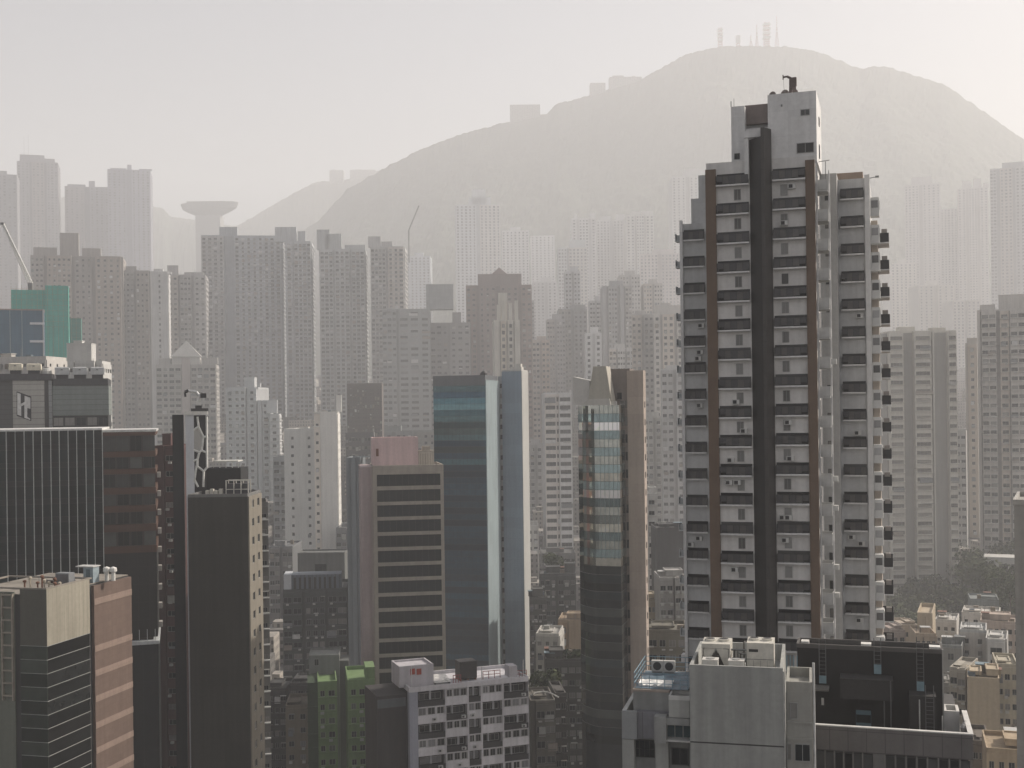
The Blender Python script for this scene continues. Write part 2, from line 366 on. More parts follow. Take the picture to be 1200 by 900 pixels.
def make_terrain():
    ds = [-4000, -2000, -800, -400, -100, 0, 60, 120, 180, 240, 300, 375, 450, 575, 700, 900, 1200, 1600, 2000, 2300] + [2400 + 13 * i for i in range(1, 91)] + \
         [3590 + 25 * i for i in range(0, 10)] + [3850, 4000, 4200, 4400, 4560] + [4640 + 28 * i for i in range(0, 9)] + [4950, 5300, 5800, 6300]
    ks = [-1.3 + .05 * i for i in range(17)] + [-.46 + .0015 * i for i in range(0, 641)] + [.505 + .05 * i for i in range(0, 17)]
    v = []; f = []; n = len(ks)
    for d in ds:
        for k in ks:
            x = k * max(abs(d), 350); z = hgt(x, d) if d > 2300 else hgt(0, d)
            if d > 2300: z += max(0, noise.fractal(Vector((x, d, 0)) * .045, .7, 2.2, 4) + .45) * 5.0 * min(1, (d - 2300) / 500)
            if d > 2300:                                   # spurs and gullies running down from the ridges
                g = abs(noise.fractal(Vector((x * .0022, d * .0017, 3.3)), .9, 2.1, 4)); g2 = noise.fractal(Vector((x * .009, d * .0075, 9.1)), .9, 2.1, 3)
                for DD in (D1, D2):
                    if d < DD: t = min(1, max(0, (DD - d) / 260)) * min(1, max(0, (d - 2300) / 500)); z -= (g * 40 + (g2 + .5) * 6) * t; break
            v.append((x, d, z))
    for i in range(len(ds) - 1):
        for j in range(n - 1): f.append((i * n + j, i * n + j + 1, (i + 1) * n + j + 1, (i + 1) * n + j))
    me = bpy.data.meshes.new('terrain'); me.from_pydata(v, [], f); me.update()
    m, nn, l, p = _mat('city ground and wooded slopes')
    tc = nn.new('ShaderNodeTexCoord'); vec = tc.outputs['Object']
    a = _noise(nn, l, vec, .03, 6, .65); b = _noise(nn, l, vec, .15, 4, .7)
    green = _ramp(nn, l, a.outputs[0], .35, .65, (.022, .034, .017, 1), (.05, .062, .034, 1)).outputs[0]
    green = _mix(nn, l, .7, green, _ramp(nn, l, b.outputs[0], .3, .7, (.55, .55, .55, 1), (1.3, 1.3, 1.3, 1)).outputs[0], 'MULTIPLY')
    asph = _ramp(nn, l, b.outputs[0], .3, .7, (.035, .035, .036, 1), (.065, .064, .062, 1)).outputs[0]
    sx = nn.new('ShaderNodeSeparateXYZ'); l.new(vec, sx.inputs[0])
    fac = _ramp(nn, l, sx.outputs[1], 0, 1).outputs[0]
    mr = nn.new('ShaderNodeMapRange'); mr.inputs[1].default_value = 1500; mr.inputs[2].default_value = 2100; l.new(sx.outputs[1], mr.inputs[0])
    l.new(_mix(nn, l, mr.outputs[0], asph, green), p.inputs['Base Color']); p.inputs['Roughness'].default_value = .95
    p.inputs['Specular IOR Level'].default_value = .15
    me.materials.append(m); o = put('terrain', me); tag(o, 'street ground rising into a wooded hillside and mountain ridge', 'terrain', None, 'structure')
make_terrain()
def make_haze():
    m = MB(); m.box(-8800, 8800, -4100, 6400, -4, 1360)
    mt = bpy.data.materials.new('haze'); mt.use_nodes = True; n = mt.node_tree.nodes; n.remove(n['Principled BSDF'])
    pv = n.new('ShaderNodeVolumePrincipled'); pv.inputs['Color'].default_value = (.928, .937, .958, 1)
    pv.inputs['Density'].default_value = HAZE_DENSITY; pv.inputs['Anisotropy'].default_value = HAZE_G
    mt.node_tree.links.new(pv.outputs[0], n['Material Output'].inputs['Volume'])
    o = m.build('haze', [mt]); tag(o, 'pale grey haze filling the valley and veiling the towers', 'haze', None, 'stuff')
make_haze()
# ------------------------------------------------------------------ far: ridge and hazy towers
def ridge_block(label, xa, xb, ytop, D, ybase, name='ridge_building', notch=0):
    b = Bld(name, label, 'building', xa, xb, ytop, D, 0, 34, ytop, at((xa + xb) / 2, ybase, D).z - 12)
    m = b.body; m.box(0, b.w, 0, b.d, 0, b.h)
    if notch: m.box(b.w * .1, b.w * .45, 3, b.d - 3, b.h + .004, b.h + notch); m.box(b.w * .7, b.w * .8, 4, 9, b.h + .004, b.h + notch * .7)
    mat = wall((.22, .21, .2), .4); b.part(m, 'facade', mat)
    nf = max(1, int((b.h - 8) / 3.4)); nc = max(2, int(b.w / 5))
    for i in range(nf):
        for j in range(nc): b.win(Face('F', b), b.w * (j + .5) / nc, b.h - 3 - i * 3.4, 2.4, 1.6, 0)
    b.windows(None, 0, True)
ridge_block('flat roofed block standing alone on the ridge, the widest of the skyline', 597.5, 633, 122.5, 3680, 142)
ridge_block('small square house on the ridge beside a long low roofed one', 691.5, 709.5, 97, 3680, 110)
ridge_block('long stepped building on the ridge just below the summit shoulder', 714, 752, 90, 3680, 100, notch=5)
ridge_block('tiny house on the saddle of the farther paler ridge', 386, 402, 199.5, 4780, 216, notch=3)
ridge_block('wide low house at the top end of the farther paler ridge', 410, 440, 199, 4775, 214, notch=2)
def mast(label, px, y0, y1, kind, half=2.2):
    half *= 2.0
    p = at(px, y1, 3690); z0 = hgt(p.x, 3690) - 2; h = at(px, y0, 3690).z - z0
    o = bpy.data.objects.new('radio_mast', None); sc.collection.objects.link(o); o.location = (p.x, 3690, z0)
    tag(o, label, 'antenna mast', 'antenna masts on the summit')
    red = plain((.30, .10, .08), .7); wh = plain((.5, .5, .48), .7); m = MB(); q = MB()
    if kind == 'lattice':
        for sx in (-1, 1):
            for sy in (-1, 1): m.tube((sx * half, sy * half, 0), (sx * half * .8, sy * half * .8, h), .8, 4)
        k = 0
        z = 3
        while z < h:
            m.box(-half, half, -half, half, z, z + 1.0); z += 7
        for i in range(4): q.box(-half * 1.35, half * 1.35, -half * 1.35, half * 1.35, h * (.35 + .17 * i), h * (.35 + .17 * i) + 5)
    else:
        m.tube((-half, 0, 0), (0, 0, h * .7), .9, 4); m.tube((half, 0, 0), (0, 0, h * .7), .9, 4); m.tube((0, 0, 0), (0, 0, h), 1.0, 5)
        z = 3
        while z < h * .7: m.box(-half * (1 - z / h), half * (1 - z / h), -.3, .3, z, z + .6); z += 3.5
        for i in range(3): q.lathe((0, 0, h * (.5 + .15 * i)), [(.8, 0), (3.2, .6), (3.2, 2.8), (.8, 3.6)], 8)
    m.build('mast', red, o); q.build('antenna_panel', wh, o)
mast('red and white lattice mast standing apart at the near end of the summit', 844, 33, 53, 'lattice', 3)
mast('short stubby mast second along the summit from the lone lattice one', 865, 42, 53, 'lattice', 2.4)
mast('low thin mast with round dishes between two taller summit masts', 880, 41, 53, 'pole', 3)
mast('thin needle mast beside the widest summit lattice', 887, 29, 53, 'pole', 2.6)
mast('widest tall lattice mast in the middle of the summit cluster', 898.5, 26, 53, 'lattice', 4)
mast('tallest pointed mast at the end of the summit cluster', 910.5, 19, 53, 'pole', 3.2)
# wok-shaped lookout hall on the saddle
def lookout():
    D = 3200; b = Bld('lookout_hall', 'hall shaped like an upturned bowl raised on a broad shaft above the saddle', 'building', 229, 258, 262, D, 0, 45, 262, hgt(at(244, 262, D).x, D) - 30)
    m = MB(); z1 = b.f(244, 252)[1]; m.box(0, b.w, 0, 45, 0, z1); b.part(m, 'shaft', wall((.32, .32, .31), .3))
    m = MB(); zt = b.f(244, 235.5)[1]; cx = b.w / 2; a = (b.f(277.5, 240)[0] - b.f(209, 240)[0]) / 2
    prof = [(.42, z1), (.55, z1 + 5), (.75, z1 + 12), (.93, z1 + 20), (1.0, zt - 4), (.985, zt - 2)]
    n = 28; rings = []
    for s, z in prof:
        rings.append([(cx + a * s * math.cos(2 * math.pi * j / n) * (1 if math.cos(2 * math.pi * j / n) > 0 else 1), 22 + 26 * s * math.sin(2 * math.pi * j / n), z + 2.2 * math.cos(2 * math.pi * j / n) * s) for j in range(n)])
    for r0, r1 in zip(rings, rings[1:]):
        for j in range(n): m.face([r0[j], r0[(j + 1) % n], r1[(j + 1) % n], r1[j]])
    m.face(rings[-1]); m.face(rings[0][::-1]); b.part(m, 'bowl_roof', wall((.3, .3, .29), .3))
    m = MB(); m.box(cx - a * .75, cx + a * .55, 9, 36, zt - 3, zt + 1.2); b.part(m, 'roof_deck', wall((.25, .25, .25), .3))
lookout()
GFAR_MIST = glass((.19, .195, .2), (.3, .3, .3), .4, .3, isl=True); FRFAR = plain((.25, .25, .25), .6)  # far panes paled, mist put into their colour
FAR = [  # label, xa, xb, ytop, D, colour (centre and right ones paled to imitate mist), yaw, bays, n, rooms, antenna
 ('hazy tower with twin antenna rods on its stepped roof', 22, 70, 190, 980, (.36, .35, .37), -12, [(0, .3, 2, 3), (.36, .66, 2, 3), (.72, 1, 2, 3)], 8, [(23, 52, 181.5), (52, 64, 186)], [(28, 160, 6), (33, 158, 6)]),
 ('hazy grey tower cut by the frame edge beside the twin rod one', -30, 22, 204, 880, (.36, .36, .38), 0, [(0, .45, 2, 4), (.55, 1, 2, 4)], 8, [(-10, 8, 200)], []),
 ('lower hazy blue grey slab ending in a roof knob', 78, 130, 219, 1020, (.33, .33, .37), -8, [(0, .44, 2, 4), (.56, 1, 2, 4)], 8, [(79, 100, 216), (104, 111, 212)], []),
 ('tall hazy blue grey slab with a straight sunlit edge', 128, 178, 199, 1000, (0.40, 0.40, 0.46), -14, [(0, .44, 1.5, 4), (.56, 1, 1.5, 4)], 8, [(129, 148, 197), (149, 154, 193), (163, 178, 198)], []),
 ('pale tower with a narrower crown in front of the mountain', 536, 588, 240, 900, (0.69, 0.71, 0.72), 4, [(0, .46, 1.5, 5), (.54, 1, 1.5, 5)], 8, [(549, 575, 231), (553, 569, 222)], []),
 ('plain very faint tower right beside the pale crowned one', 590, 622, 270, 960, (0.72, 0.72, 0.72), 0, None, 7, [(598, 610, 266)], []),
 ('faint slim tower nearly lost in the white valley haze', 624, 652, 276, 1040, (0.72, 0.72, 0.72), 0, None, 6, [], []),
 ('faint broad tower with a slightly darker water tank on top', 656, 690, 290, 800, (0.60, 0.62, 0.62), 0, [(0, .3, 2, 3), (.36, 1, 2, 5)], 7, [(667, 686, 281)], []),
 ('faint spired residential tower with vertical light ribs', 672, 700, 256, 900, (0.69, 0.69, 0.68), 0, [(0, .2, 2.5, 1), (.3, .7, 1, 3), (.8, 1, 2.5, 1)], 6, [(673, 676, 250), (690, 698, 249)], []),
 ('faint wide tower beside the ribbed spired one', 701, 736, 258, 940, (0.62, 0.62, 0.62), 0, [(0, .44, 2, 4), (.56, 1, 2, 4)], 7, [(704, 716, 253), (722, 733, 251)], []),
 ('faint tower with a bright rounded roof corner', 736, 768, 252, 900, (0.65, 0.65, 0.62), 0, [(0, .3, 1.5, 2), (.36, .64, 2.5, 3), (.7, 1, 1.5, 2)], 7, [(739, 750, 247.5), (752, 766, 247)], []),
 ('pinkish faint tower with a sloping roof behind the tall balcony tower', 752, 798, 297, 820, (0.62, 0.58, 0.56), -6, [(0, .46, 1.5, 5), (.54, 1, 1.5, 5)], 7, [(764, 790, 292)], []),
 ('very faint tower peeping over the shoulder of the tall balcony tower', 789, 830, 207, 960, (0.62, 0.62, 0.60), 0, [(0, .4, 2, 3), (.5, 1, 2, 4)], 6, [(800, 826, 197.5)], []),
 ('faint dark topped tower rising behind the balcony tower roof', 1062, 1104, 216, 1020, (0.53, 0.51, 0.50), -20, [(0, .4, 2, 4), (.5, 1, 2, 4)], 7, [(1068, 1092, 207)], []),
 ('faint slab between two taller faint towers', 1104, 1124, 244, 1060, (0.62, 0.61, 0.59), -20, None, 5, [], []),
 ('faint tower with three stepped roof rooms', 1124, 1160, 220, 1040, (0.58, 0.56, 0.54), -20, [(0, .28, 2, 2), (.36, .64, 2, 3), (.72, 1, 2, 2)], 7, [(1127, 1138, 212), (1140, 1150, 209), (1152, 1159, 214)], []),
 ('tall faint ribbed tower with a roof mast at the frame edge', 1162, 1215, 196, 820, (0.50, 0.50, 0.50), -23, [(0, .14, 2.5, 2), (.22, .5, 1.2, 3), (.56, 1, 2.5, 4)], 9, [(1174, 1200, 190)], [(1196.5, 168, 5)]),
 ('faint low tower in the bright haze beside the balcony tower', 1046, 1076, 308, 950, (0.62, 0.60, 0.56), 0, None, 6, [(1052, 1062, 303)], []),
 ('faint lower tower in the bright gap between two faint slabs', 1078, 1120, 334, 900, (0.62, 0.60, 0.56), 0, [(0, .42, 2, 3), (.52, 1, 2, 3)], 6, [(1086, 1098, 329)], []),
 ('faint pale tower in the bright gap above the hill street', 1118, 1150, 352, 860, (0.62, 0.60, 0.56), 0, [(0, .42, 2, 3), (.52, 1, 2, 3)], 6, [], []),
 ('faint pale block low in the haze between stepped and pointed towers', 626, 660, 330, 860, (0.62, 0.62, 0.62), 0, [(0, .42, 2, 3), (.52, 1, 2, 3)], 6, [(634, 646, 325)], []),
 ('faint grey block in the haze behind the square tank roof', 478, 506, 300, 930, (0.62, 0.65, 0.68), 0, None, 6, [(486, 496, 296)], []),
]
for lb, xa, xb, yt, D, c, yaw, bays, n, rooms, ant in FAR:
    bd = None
    tower(lb, xa, xb, yt, D, c, yaw, 22, bays, n, (2.2, 1.9), 3.4, 600, side='R' if xa < 500 else None, nside=5, rooms=rooms, antenna=ant, stuff=True, glI=GFAR_MIST, fr=FRFAR, grime=.3, ledge=.45, clutter=0)
# ------------------------------------------------------------------ middle distance
WHT, PALE, GRY = (.62, .62, .60), (.48, .48, .47), (.30, .30, .30)
# long wall of residential towers
def slab_wall():
    segs = [('wide old residential slab, westernmost block of the long grey wall of flats', 238, 333, 276, 700, (.40, .425, .45), 5,
              [(0, .28, 1.6, 4), (.4, .98, .6, 8)], [(257, 278, 266), (279, 330, 278)]),
            ('second block of the long grey wall of flats, with a pale stepped roof', 336, 367, 283, 690, (.44, .46, .475), 5,
              [(0, .3, .5, 1), (.34, .98, 2, 4)], [(322, 347, 266), (349, 358, 271)]),
            ('third block of the long wall of flats, its face crowded with balconies', 376, 430, 292, 680, (.44, .46, .46), 4,
              [(.02, .3, .8, 3), (.34, .66, 1.6, 3), (.7, .98, .8, 3)], [(371, 386, 269), (381, 400, 274), (404, 428, 287)]),
            ('end block of the long wall of flats with a bright sunlit flank', 436, 476, 289, 670, (.48, .48, .47), -8,
              [(.02, .45, 1.2, 4), (.52, .98, 1.6, 3)], [(431, 446, 277), (447, 460, 283)])]
    for lb, xa, xb, yt, D, c, yaw, bays, rooms in segs:
        tower(lb, xa, xb, yt, D, c, yaw, 20, bays, 8, (2.1, 1.55), 2.75, 500, side='R', nside=5, rooms=rooms, ledge=.55, lmat=wall((.54, .55, .56), .4), ac=.2, grime=.55, clutter=.45, name='residential_block', cat='apartment block')
slab_wall()
tower('broad brown grey residential tower with a tall roof tank behind the green netting', 38, 146, 300, 600, (.34, .315, .295), -10, 22,
      [(0, .14, 1, 3), (.18, .44, 2.2, 5), (.47, .66, .6, 3), (.7, .98, 1.6, 4)], 9, (1.4, 1.3), 3.0, 505, side='R', nside=4,
      rooms=[(70, 92, 273, 5), (39, 66, 290, 3), (96, 118, 291, 3)], ac=.1, lmat=wall((.4, .39, .37), .3))
tower('dark brown grey tower half hidden beside the broad one with a tank', 145, 178, 317, 615, (.28, .275, .27), 0, 20, [(0, .42, .8, 3), (.5, .95, .8, 3)], 6, (1.4, 1.3), 3.0, 505, side='R', rooms=[(147, 160, 312)])
tower('slim white tower with one column of small windows', 179, 199, 318, 590, (.58, .58, .57), -10, 12, [(.0, .98, .5, 1, 1.0)], 1, (1.0, 1.4), 3.0, 480, side='R', nside=3, rooms=[(180, 191, 315), (191, 201, 321)], name='slim_tower')
tower('grey balcony tower just right of the slim white one', 198, 243, 322, 630, (.39, .385, .38), -6, 18, [(0, .28, 1, 2), (.34, .62, 1.6, 3), (.7, 1, 1, 2)], 7, (1.6, 1.3), 3.0, 480, side='R', ledge=.4,
      rooms=[(196, 209, 311), (216, 238, 319)], lmat=wall((.45, .45, .44), .4))
# pyramid-roofed tower
def pyramid_tower():
    b = tower('pale tower crowned by a pyramid roof above a tall central strip', 185, 255, 427, 520, (.40, .39, .37), 0, 18,
              [(.0, .42, 1.0, 4, 2.3), (.58, 1, 1.0, 4, 2.3)], 8, (2.3, 1.4), 2.95, 560, side='R', ledge=.4, lmat=wall((.52, .51, .49), .3), gl=glass((.03, .032, .034)))
    m = MB(); u0 = b.f(200, 418)[0]; u1 = b.f(236, 418)[0]; z0 = b.f(218, 418)[1]; za = b.f(218, 399)[1]
    m.box(u0 + 1, u1 - 1, -1.2, 10, b.h, z0 - .004); i = (u0 + u1) / 2
    m.frustum(u0, u1, -2, 11.5, z0, i - .1, i + .1, 4.6, 4.9, za); b.part(m, 'pyramid_roof', wall((.5, .49, .46), .3))
    m = MB(); m.box(b.w * .43, b.w * .57, -1.8, -.004, 0, z0 - 1); b.part(m, 'central_strip', wall((.42, .38, .36), .3))
    b.roof_room(186, 200, 420, 1, 6); b.roof_room(238, 255, 419, 1, 6)
pyramid_tower()
# green scaffold netting, blue building, crane
def scaffold():
    D = 425
    b = Bld('netted_building', 'building under construction wrapped in bright green scaffold netting', 'building site', 15, 82, 339, D, 19, 16, zb=None)
    net = wall((.045, .40, .33), .4, .9, (1.8, 2.0), .7); m = b.body; H = b.h
    u1 = b.f(53, 340)[0]
    m.box(0, u1 - .1, 0, 16, 0, H - .5); m.box(u1, b.w, -1.5, 16, 0, b.f(65, 335)[1]); b.part(m, 'scaffold_netting', net)
    m = MB()
    for i in range(12):
        x = b.w * i / 11
        m.tube((x, -1.7 if x > u1 else -.2, H * .5), (x, -1.7 if x > u1 else -.2, H + 1.5 + (i % 3) * .4), .08, 4)
    for k in range(8): m.tube((0, -.25, H - 3 * k), (u1, -.25, H - 3 * k), .06, 4); m.tube((u1, -1.7, H - 3 * k), (b.w, -1.7, H - 3 * k), .06, 4)
    b.part(m, 'bamboo_scaffold', plain((.25, .2, .1), .8))
    c = Bld('netted_wing', 'lower wing in darker green netting beside the brighter netted block', 'building site', 80, 97, 373, D + 22, 18, 12)
    c.part((c.body.box(0, c.w, 0, 12, 0, c.h) or c.body), 'scaffold_netting', wall((.04, .25, .21), .4, .9, (1.8, 2.0), .7))
    m = MB()
    for i in range(4): m.tube((c.w * i / 3, -.2, c.h * .5), (c.w * i / 3, -.2, c.h + 1), .07, 4)
    for k in range(6): m.tube((0, -.22, c.h - 3 * k), (c.w, -.22, c.h - 3 * k), .05, 4)
    c.part(m, 'bamboo_scaffold', plain((.25, .2, .1), .8))
    # blue sheeted front
    e = Bld('blue_clad_building', 'blue panelled building in front of the green netting', 'building', -20, 53.5, 362, 385, 20, 12)
    m = e.body; m.box(0, e.w, 0, 12, 0, e.h - .6); m.box(e.w - .6, e.w, -.3, -.004, 0, e.h, 1); m.box(-.1, e.w + .1, -.2, 12.1, e.h - .596, e.h, 2)
    e.part(m, 'cladding', [wall((.04, .12, .19), .4, .6, (3.1, 4.5), .6), wall((.5, .5, .5), .3), wall((.3, .24, .22), .4)])
    for py in (379, 400):
        m = MB(); a = e.f(35, py); c2 = e.f(52, py); m.box(a[0], c2[0], -.5, -.01, a[1] - .5, a[1] + .5); e.part(m, 'sign_board', wall((.6, .62, .65), .2))
    for px in (-6, 12, 26):
        m = MB(); a = e.f(px, 400)[0]; m.box(a - .15, a + .15, -.25, -.006, 0, e.h - .7); e.part(m, 'vertical_rail', wall((.25, .33, .36), .2))
    # crane
    CD = b.A.y + 5; p = at(36, 336, CD); o = bpy.data.objects.new('tower_crane', None); sc.collection.objects.link(o); o.location = (p.x, CD, b.zb + H - 1)
    tag(o, 'white lattice crane jib leaning up from the green netted building', 'crane')
    q = at(3, 262, CD) - o.location; s = at(36, 333, CD) - o.location
    m = MB(); m.box(s.x - 1.2, s.x + 1.2, -1.2, 1.2, 0, s.z + .6); m.build('crane_cab', plain((.12, .12, .12), .6), o)
    m = MB(); d = (q - s); up = Vector((d.z, 0, -d.x)).normalized() * 2
    for off in ((up * .55), (up * -.55), Vector((0, 1, 0))): m.tube(s + off, q + off * .4, .4, 4)
    N = 18
    for i in range(N):
        a = s + d * (i / N); c3 = s + d * ((i + 1) / N); k0 = 1 - .6 * i / N; k1 = 1 - .6 * (i + 1) / N
        m.tube(a + up * .55 * k0, c3 - up * .55 * k1, .24, 4); m.tube(a - up * .55 * k0, c3 + up * .55 * k1, .24, 4)
    m.build('jib', WHITE, o)
    m = MB(); m.box(q.x - 1.2, q.x + .8, -.5, .5, q.z - .6, q.z + .6); m.build('jib_head', plain((.1, .1, .1), .6), o)
scaffold()
def white_stepped():
    b = tower('low white stepped building with rounded roof vents behind the logo building', 66, 122, 423, 330, (.50, .50, .48), 6, 10,
          [(.0, .42, .8, 3, 1.7), (.46, .86, 1.6, 3, 1.7), (.88, 1, .4, 1, 1.0)], 5, (1.7, 1.1), 3.0, 440, side='R', rooms=[(78, 107, 402, 1.5, 6), (86, 96, 399, 3, 3)], grime=.3, name='stepped_building', cat='building')
white_stepped()
# grey office block with square tank roof
tower('grey office block with horizontal window bands and a square dark tank on the roof', 450, 506, 362, 600, (.33, .345, .345), 3, 24, [(0, .3, 1.2, 3, 4.0), (.34, 1, .4, 3, 4.4)], 5, (4.4, 1.5), 3.35, 520,
      rooms=[(499, 531, 333, 8, 12)], side=None, gl=glass((.05, .055, .055), (.3, .3, .3), .3), glI=glass((.05, .055, .055), (.3, .3, .3), .3, isl=True), name='office_block', cat='office block', grime=.4, joints=(3.6, 3.3))
tower('dark grey annex with few windows beside the grey office block', 506, 553, 378, 610, (.26, .255, .255), 0, 20, [(0, .45, .6, 3, 2.2), (.5, 1, .1, 3, 2.2)], 6, (2.0, 1.4), 3.3, 450, name='office_block', cat='office block', rooms=[(530, 540, 366, 3, 6)])
# brown pointed top tower, white slim
def pointed():
    b = tower('brown residential tower with a small pointed gable on the roof', 548, 625, 334, 620, (.22, .175, .165), 0, 20, [(0, .16, .4, 2), (.2, .46, 1.6, 3), (.52, .8, 1.6, 3), (.84, 1, .4, 2)], 8, (1.6, 1.4), 3.0, 480, side=None, rooms=[(560, 611, 321, 2, 10)])
    m = MB(); a = b.f(576, 321, 3)[0]; c = b.f(594, 321, 3)[0]; z0 = b.f(585, 321, 3)[1]; z1 = b.f(585, 313, 3)[1]
    m.frustum(a, c, 3, 9, z0 + .01, (a + c) / 2 - .1, (a + c) / 2 + .1, 5.9, 6.1, z1); b.part(m, 'gable_roof', wall((.22, .16, .15), .4))
pointed()
tower('slim cream tower with crown pinnacles in front of the brown pointed one', 581, 611, 375, 480, (.55, .53, .47), 4, 14, [(0, .2, .9, 0), (.26, .46, .6, 1), (.54, .74, .6, 1), (.8, 1, .9, 0)], 2, (1.3, 1.7), 3.05, 442, side=None,
      rooms=[(582, 586, 357, 0, 1), (588, 592, 353, 0, 1), (596, 600, 355, 0, 1), (603, 607, 352, 0, 1), (584, 594, 343, 4, 5)], name='slim_tower')
tower('small slim white tower standing above the slanted roof in the valley', 688, 707, 390, 560, (.66, .66, .65), 0, 12, [(0, .42, .3, 1), (.58, 1, .3, 1)], 2, (1.4, 1.5), 3.0, 440, rooms=[(692, 701, 383, 3, 4)], name='slim_tower', grime=.3)
tower('tall grey tower behind the slanted roof building, dark roof tank on top', 656, 690, 362, 700, (.28, .29, .29), 0, 18, [(0, .44, 1, 4), (.54, 1, 1, 3)], 6, (1.4, 1.5), 3.0, 450, rooms=[(668, 686, 357, 3, 6)])
tower('grey ribbed tower with bright vertical fins behind the slanted roof', 708, 742, 335, 680, (.34, .35, .35), 0, 18, [(0, .12, 2, 0), (.2, .5, 1, 3), (.6, .72, 2, 0), (.78, 1, .8, 2)], 6, (1.4, 1.5), 3.0, 440, rooms=[(714, 730, 329, 3, 6)])
tower('pale tower with a square face of regular windows beside the tall balcony tower', 742, 768, 368, 520, (.46, .45, .43), -6, 16, [(0, .46, .8, 2), (.56, 1, .8, 2)], 4, (1.3, 1.3), 3.0, 600, rooms=[(744, 756, 364, 3, 5)])
tower('cream tower with arched crown next to the tall balcony tower', 768, 808, 367, 500, (.58, .56, .52), -8, 18, [(0, .2, .6, 1), (.26, .6, 1.6, 2), (.68, 1, .6, 2)], 5, (1.4, 1.5), 3.0, 620, rooms=[(767, 800, 358, 1, 6), (774, 786, 355, 2, 4)], grime=.35)
tower('paler lower tower with paired windows in front of the cream arched one', 777, 812, 432, 440, (.5, .5, .49), -6, 14, [(0, .4, .6, 2), (.5, 1, .6, 2)], 4, (1.5, 1.2), 3.0, 600, rooms=[(780, 796, 428, 3, 5)])
# right hand side
def banded():
    D = 415
    b = tower('pale apartment tower with wide white balcony bands and grey recessed strips', 1040, 1121, 388, D, (.56, .54, .48), 0, 18,
          [(0.02, .22, 2.2, 1, 4.3), (.38, .62, 2.2, 1, 5.6), (.64, .66, 2.6, 0), (.87, .985, 2.2, 1, 2.7)], 4, (5.8, 1.35), 3.05, 690, recess=(.42, .41, .38), nm=3, grime=.3, ledge=.5,
          rooms=[(1054, 1072, 383, 4, 6), (1092, 1108, 384, 4, 6)], gl=glass((.10, .095, .085), (.3, .28, .25), .4), glI=glass((.10, .095, .085), (.3, .28, .25), .4, isl=True))
banded()
tower('narrow beige tower with a slim edge fin between two banded apartment towers', 1133, 1147, 402, 455, (.44, .41, .36), -22, 14, [(0, .14, .8, 0), (.2, 1, .2, 1, 1.2)], 1, (1.2, 1.2), 3.05, 640, rooms=[(1133, 1145, 396, 0, 4)], name='slim_tower', grime=.3)
tower('low grey green tower seen in the gap beside the narrow beige one', 1121, 1134, 505, 445, (.42, .42, .40), -22, 14, None, 2, (1.5, 1.2), 3.05, 640, name='slim_tower')
tower('large pale apartment tower with crowded balconies and white short ledges', 1147, 1222, 362, 420, (.56, .54, .50), -23, 18, [(0, .05, 1.2, 0), (.07, .3, 1.6, 2, 2.4), (.36, .5, .5, 1, 2.0), (.52, .76, 1.8, 2, 2.6), (.8, 1, .8, 2)], 6, (2.2, 1.3), 3.1, 690, ledge=.7,
      lmat=wall((.66, .65, .61), .3), ac=.45, rooms=[(1170, 1206, 345, 2, 8), (1148, 1166, 357, 3, 5)], recess=(.35, .33, .31))
b = Bld('podium', 'white podium wall with square openings under the crowded balcony tower', 'building', 1155, 1230, 655, 400, -23, 12)
m = b.body; b.facade(m, Face('F', b), 0, b.w, 0, b.h, [(b.w * i / 5 + .8, b.w * (i + 1) / 5 - .8) for i in range(5)], [(b.h - 7, b.h - 2.6)], .6); m.box(0, b.w, 0, 12, 0, b.h - .01, 1); m.box(-.2, b.w + .2, -.8, 12.2, b.h, b.h + .6)
b.part(m, 'facade', [wall((.5, .49, .46), .4), wall((.1, .1, .1), .3)])

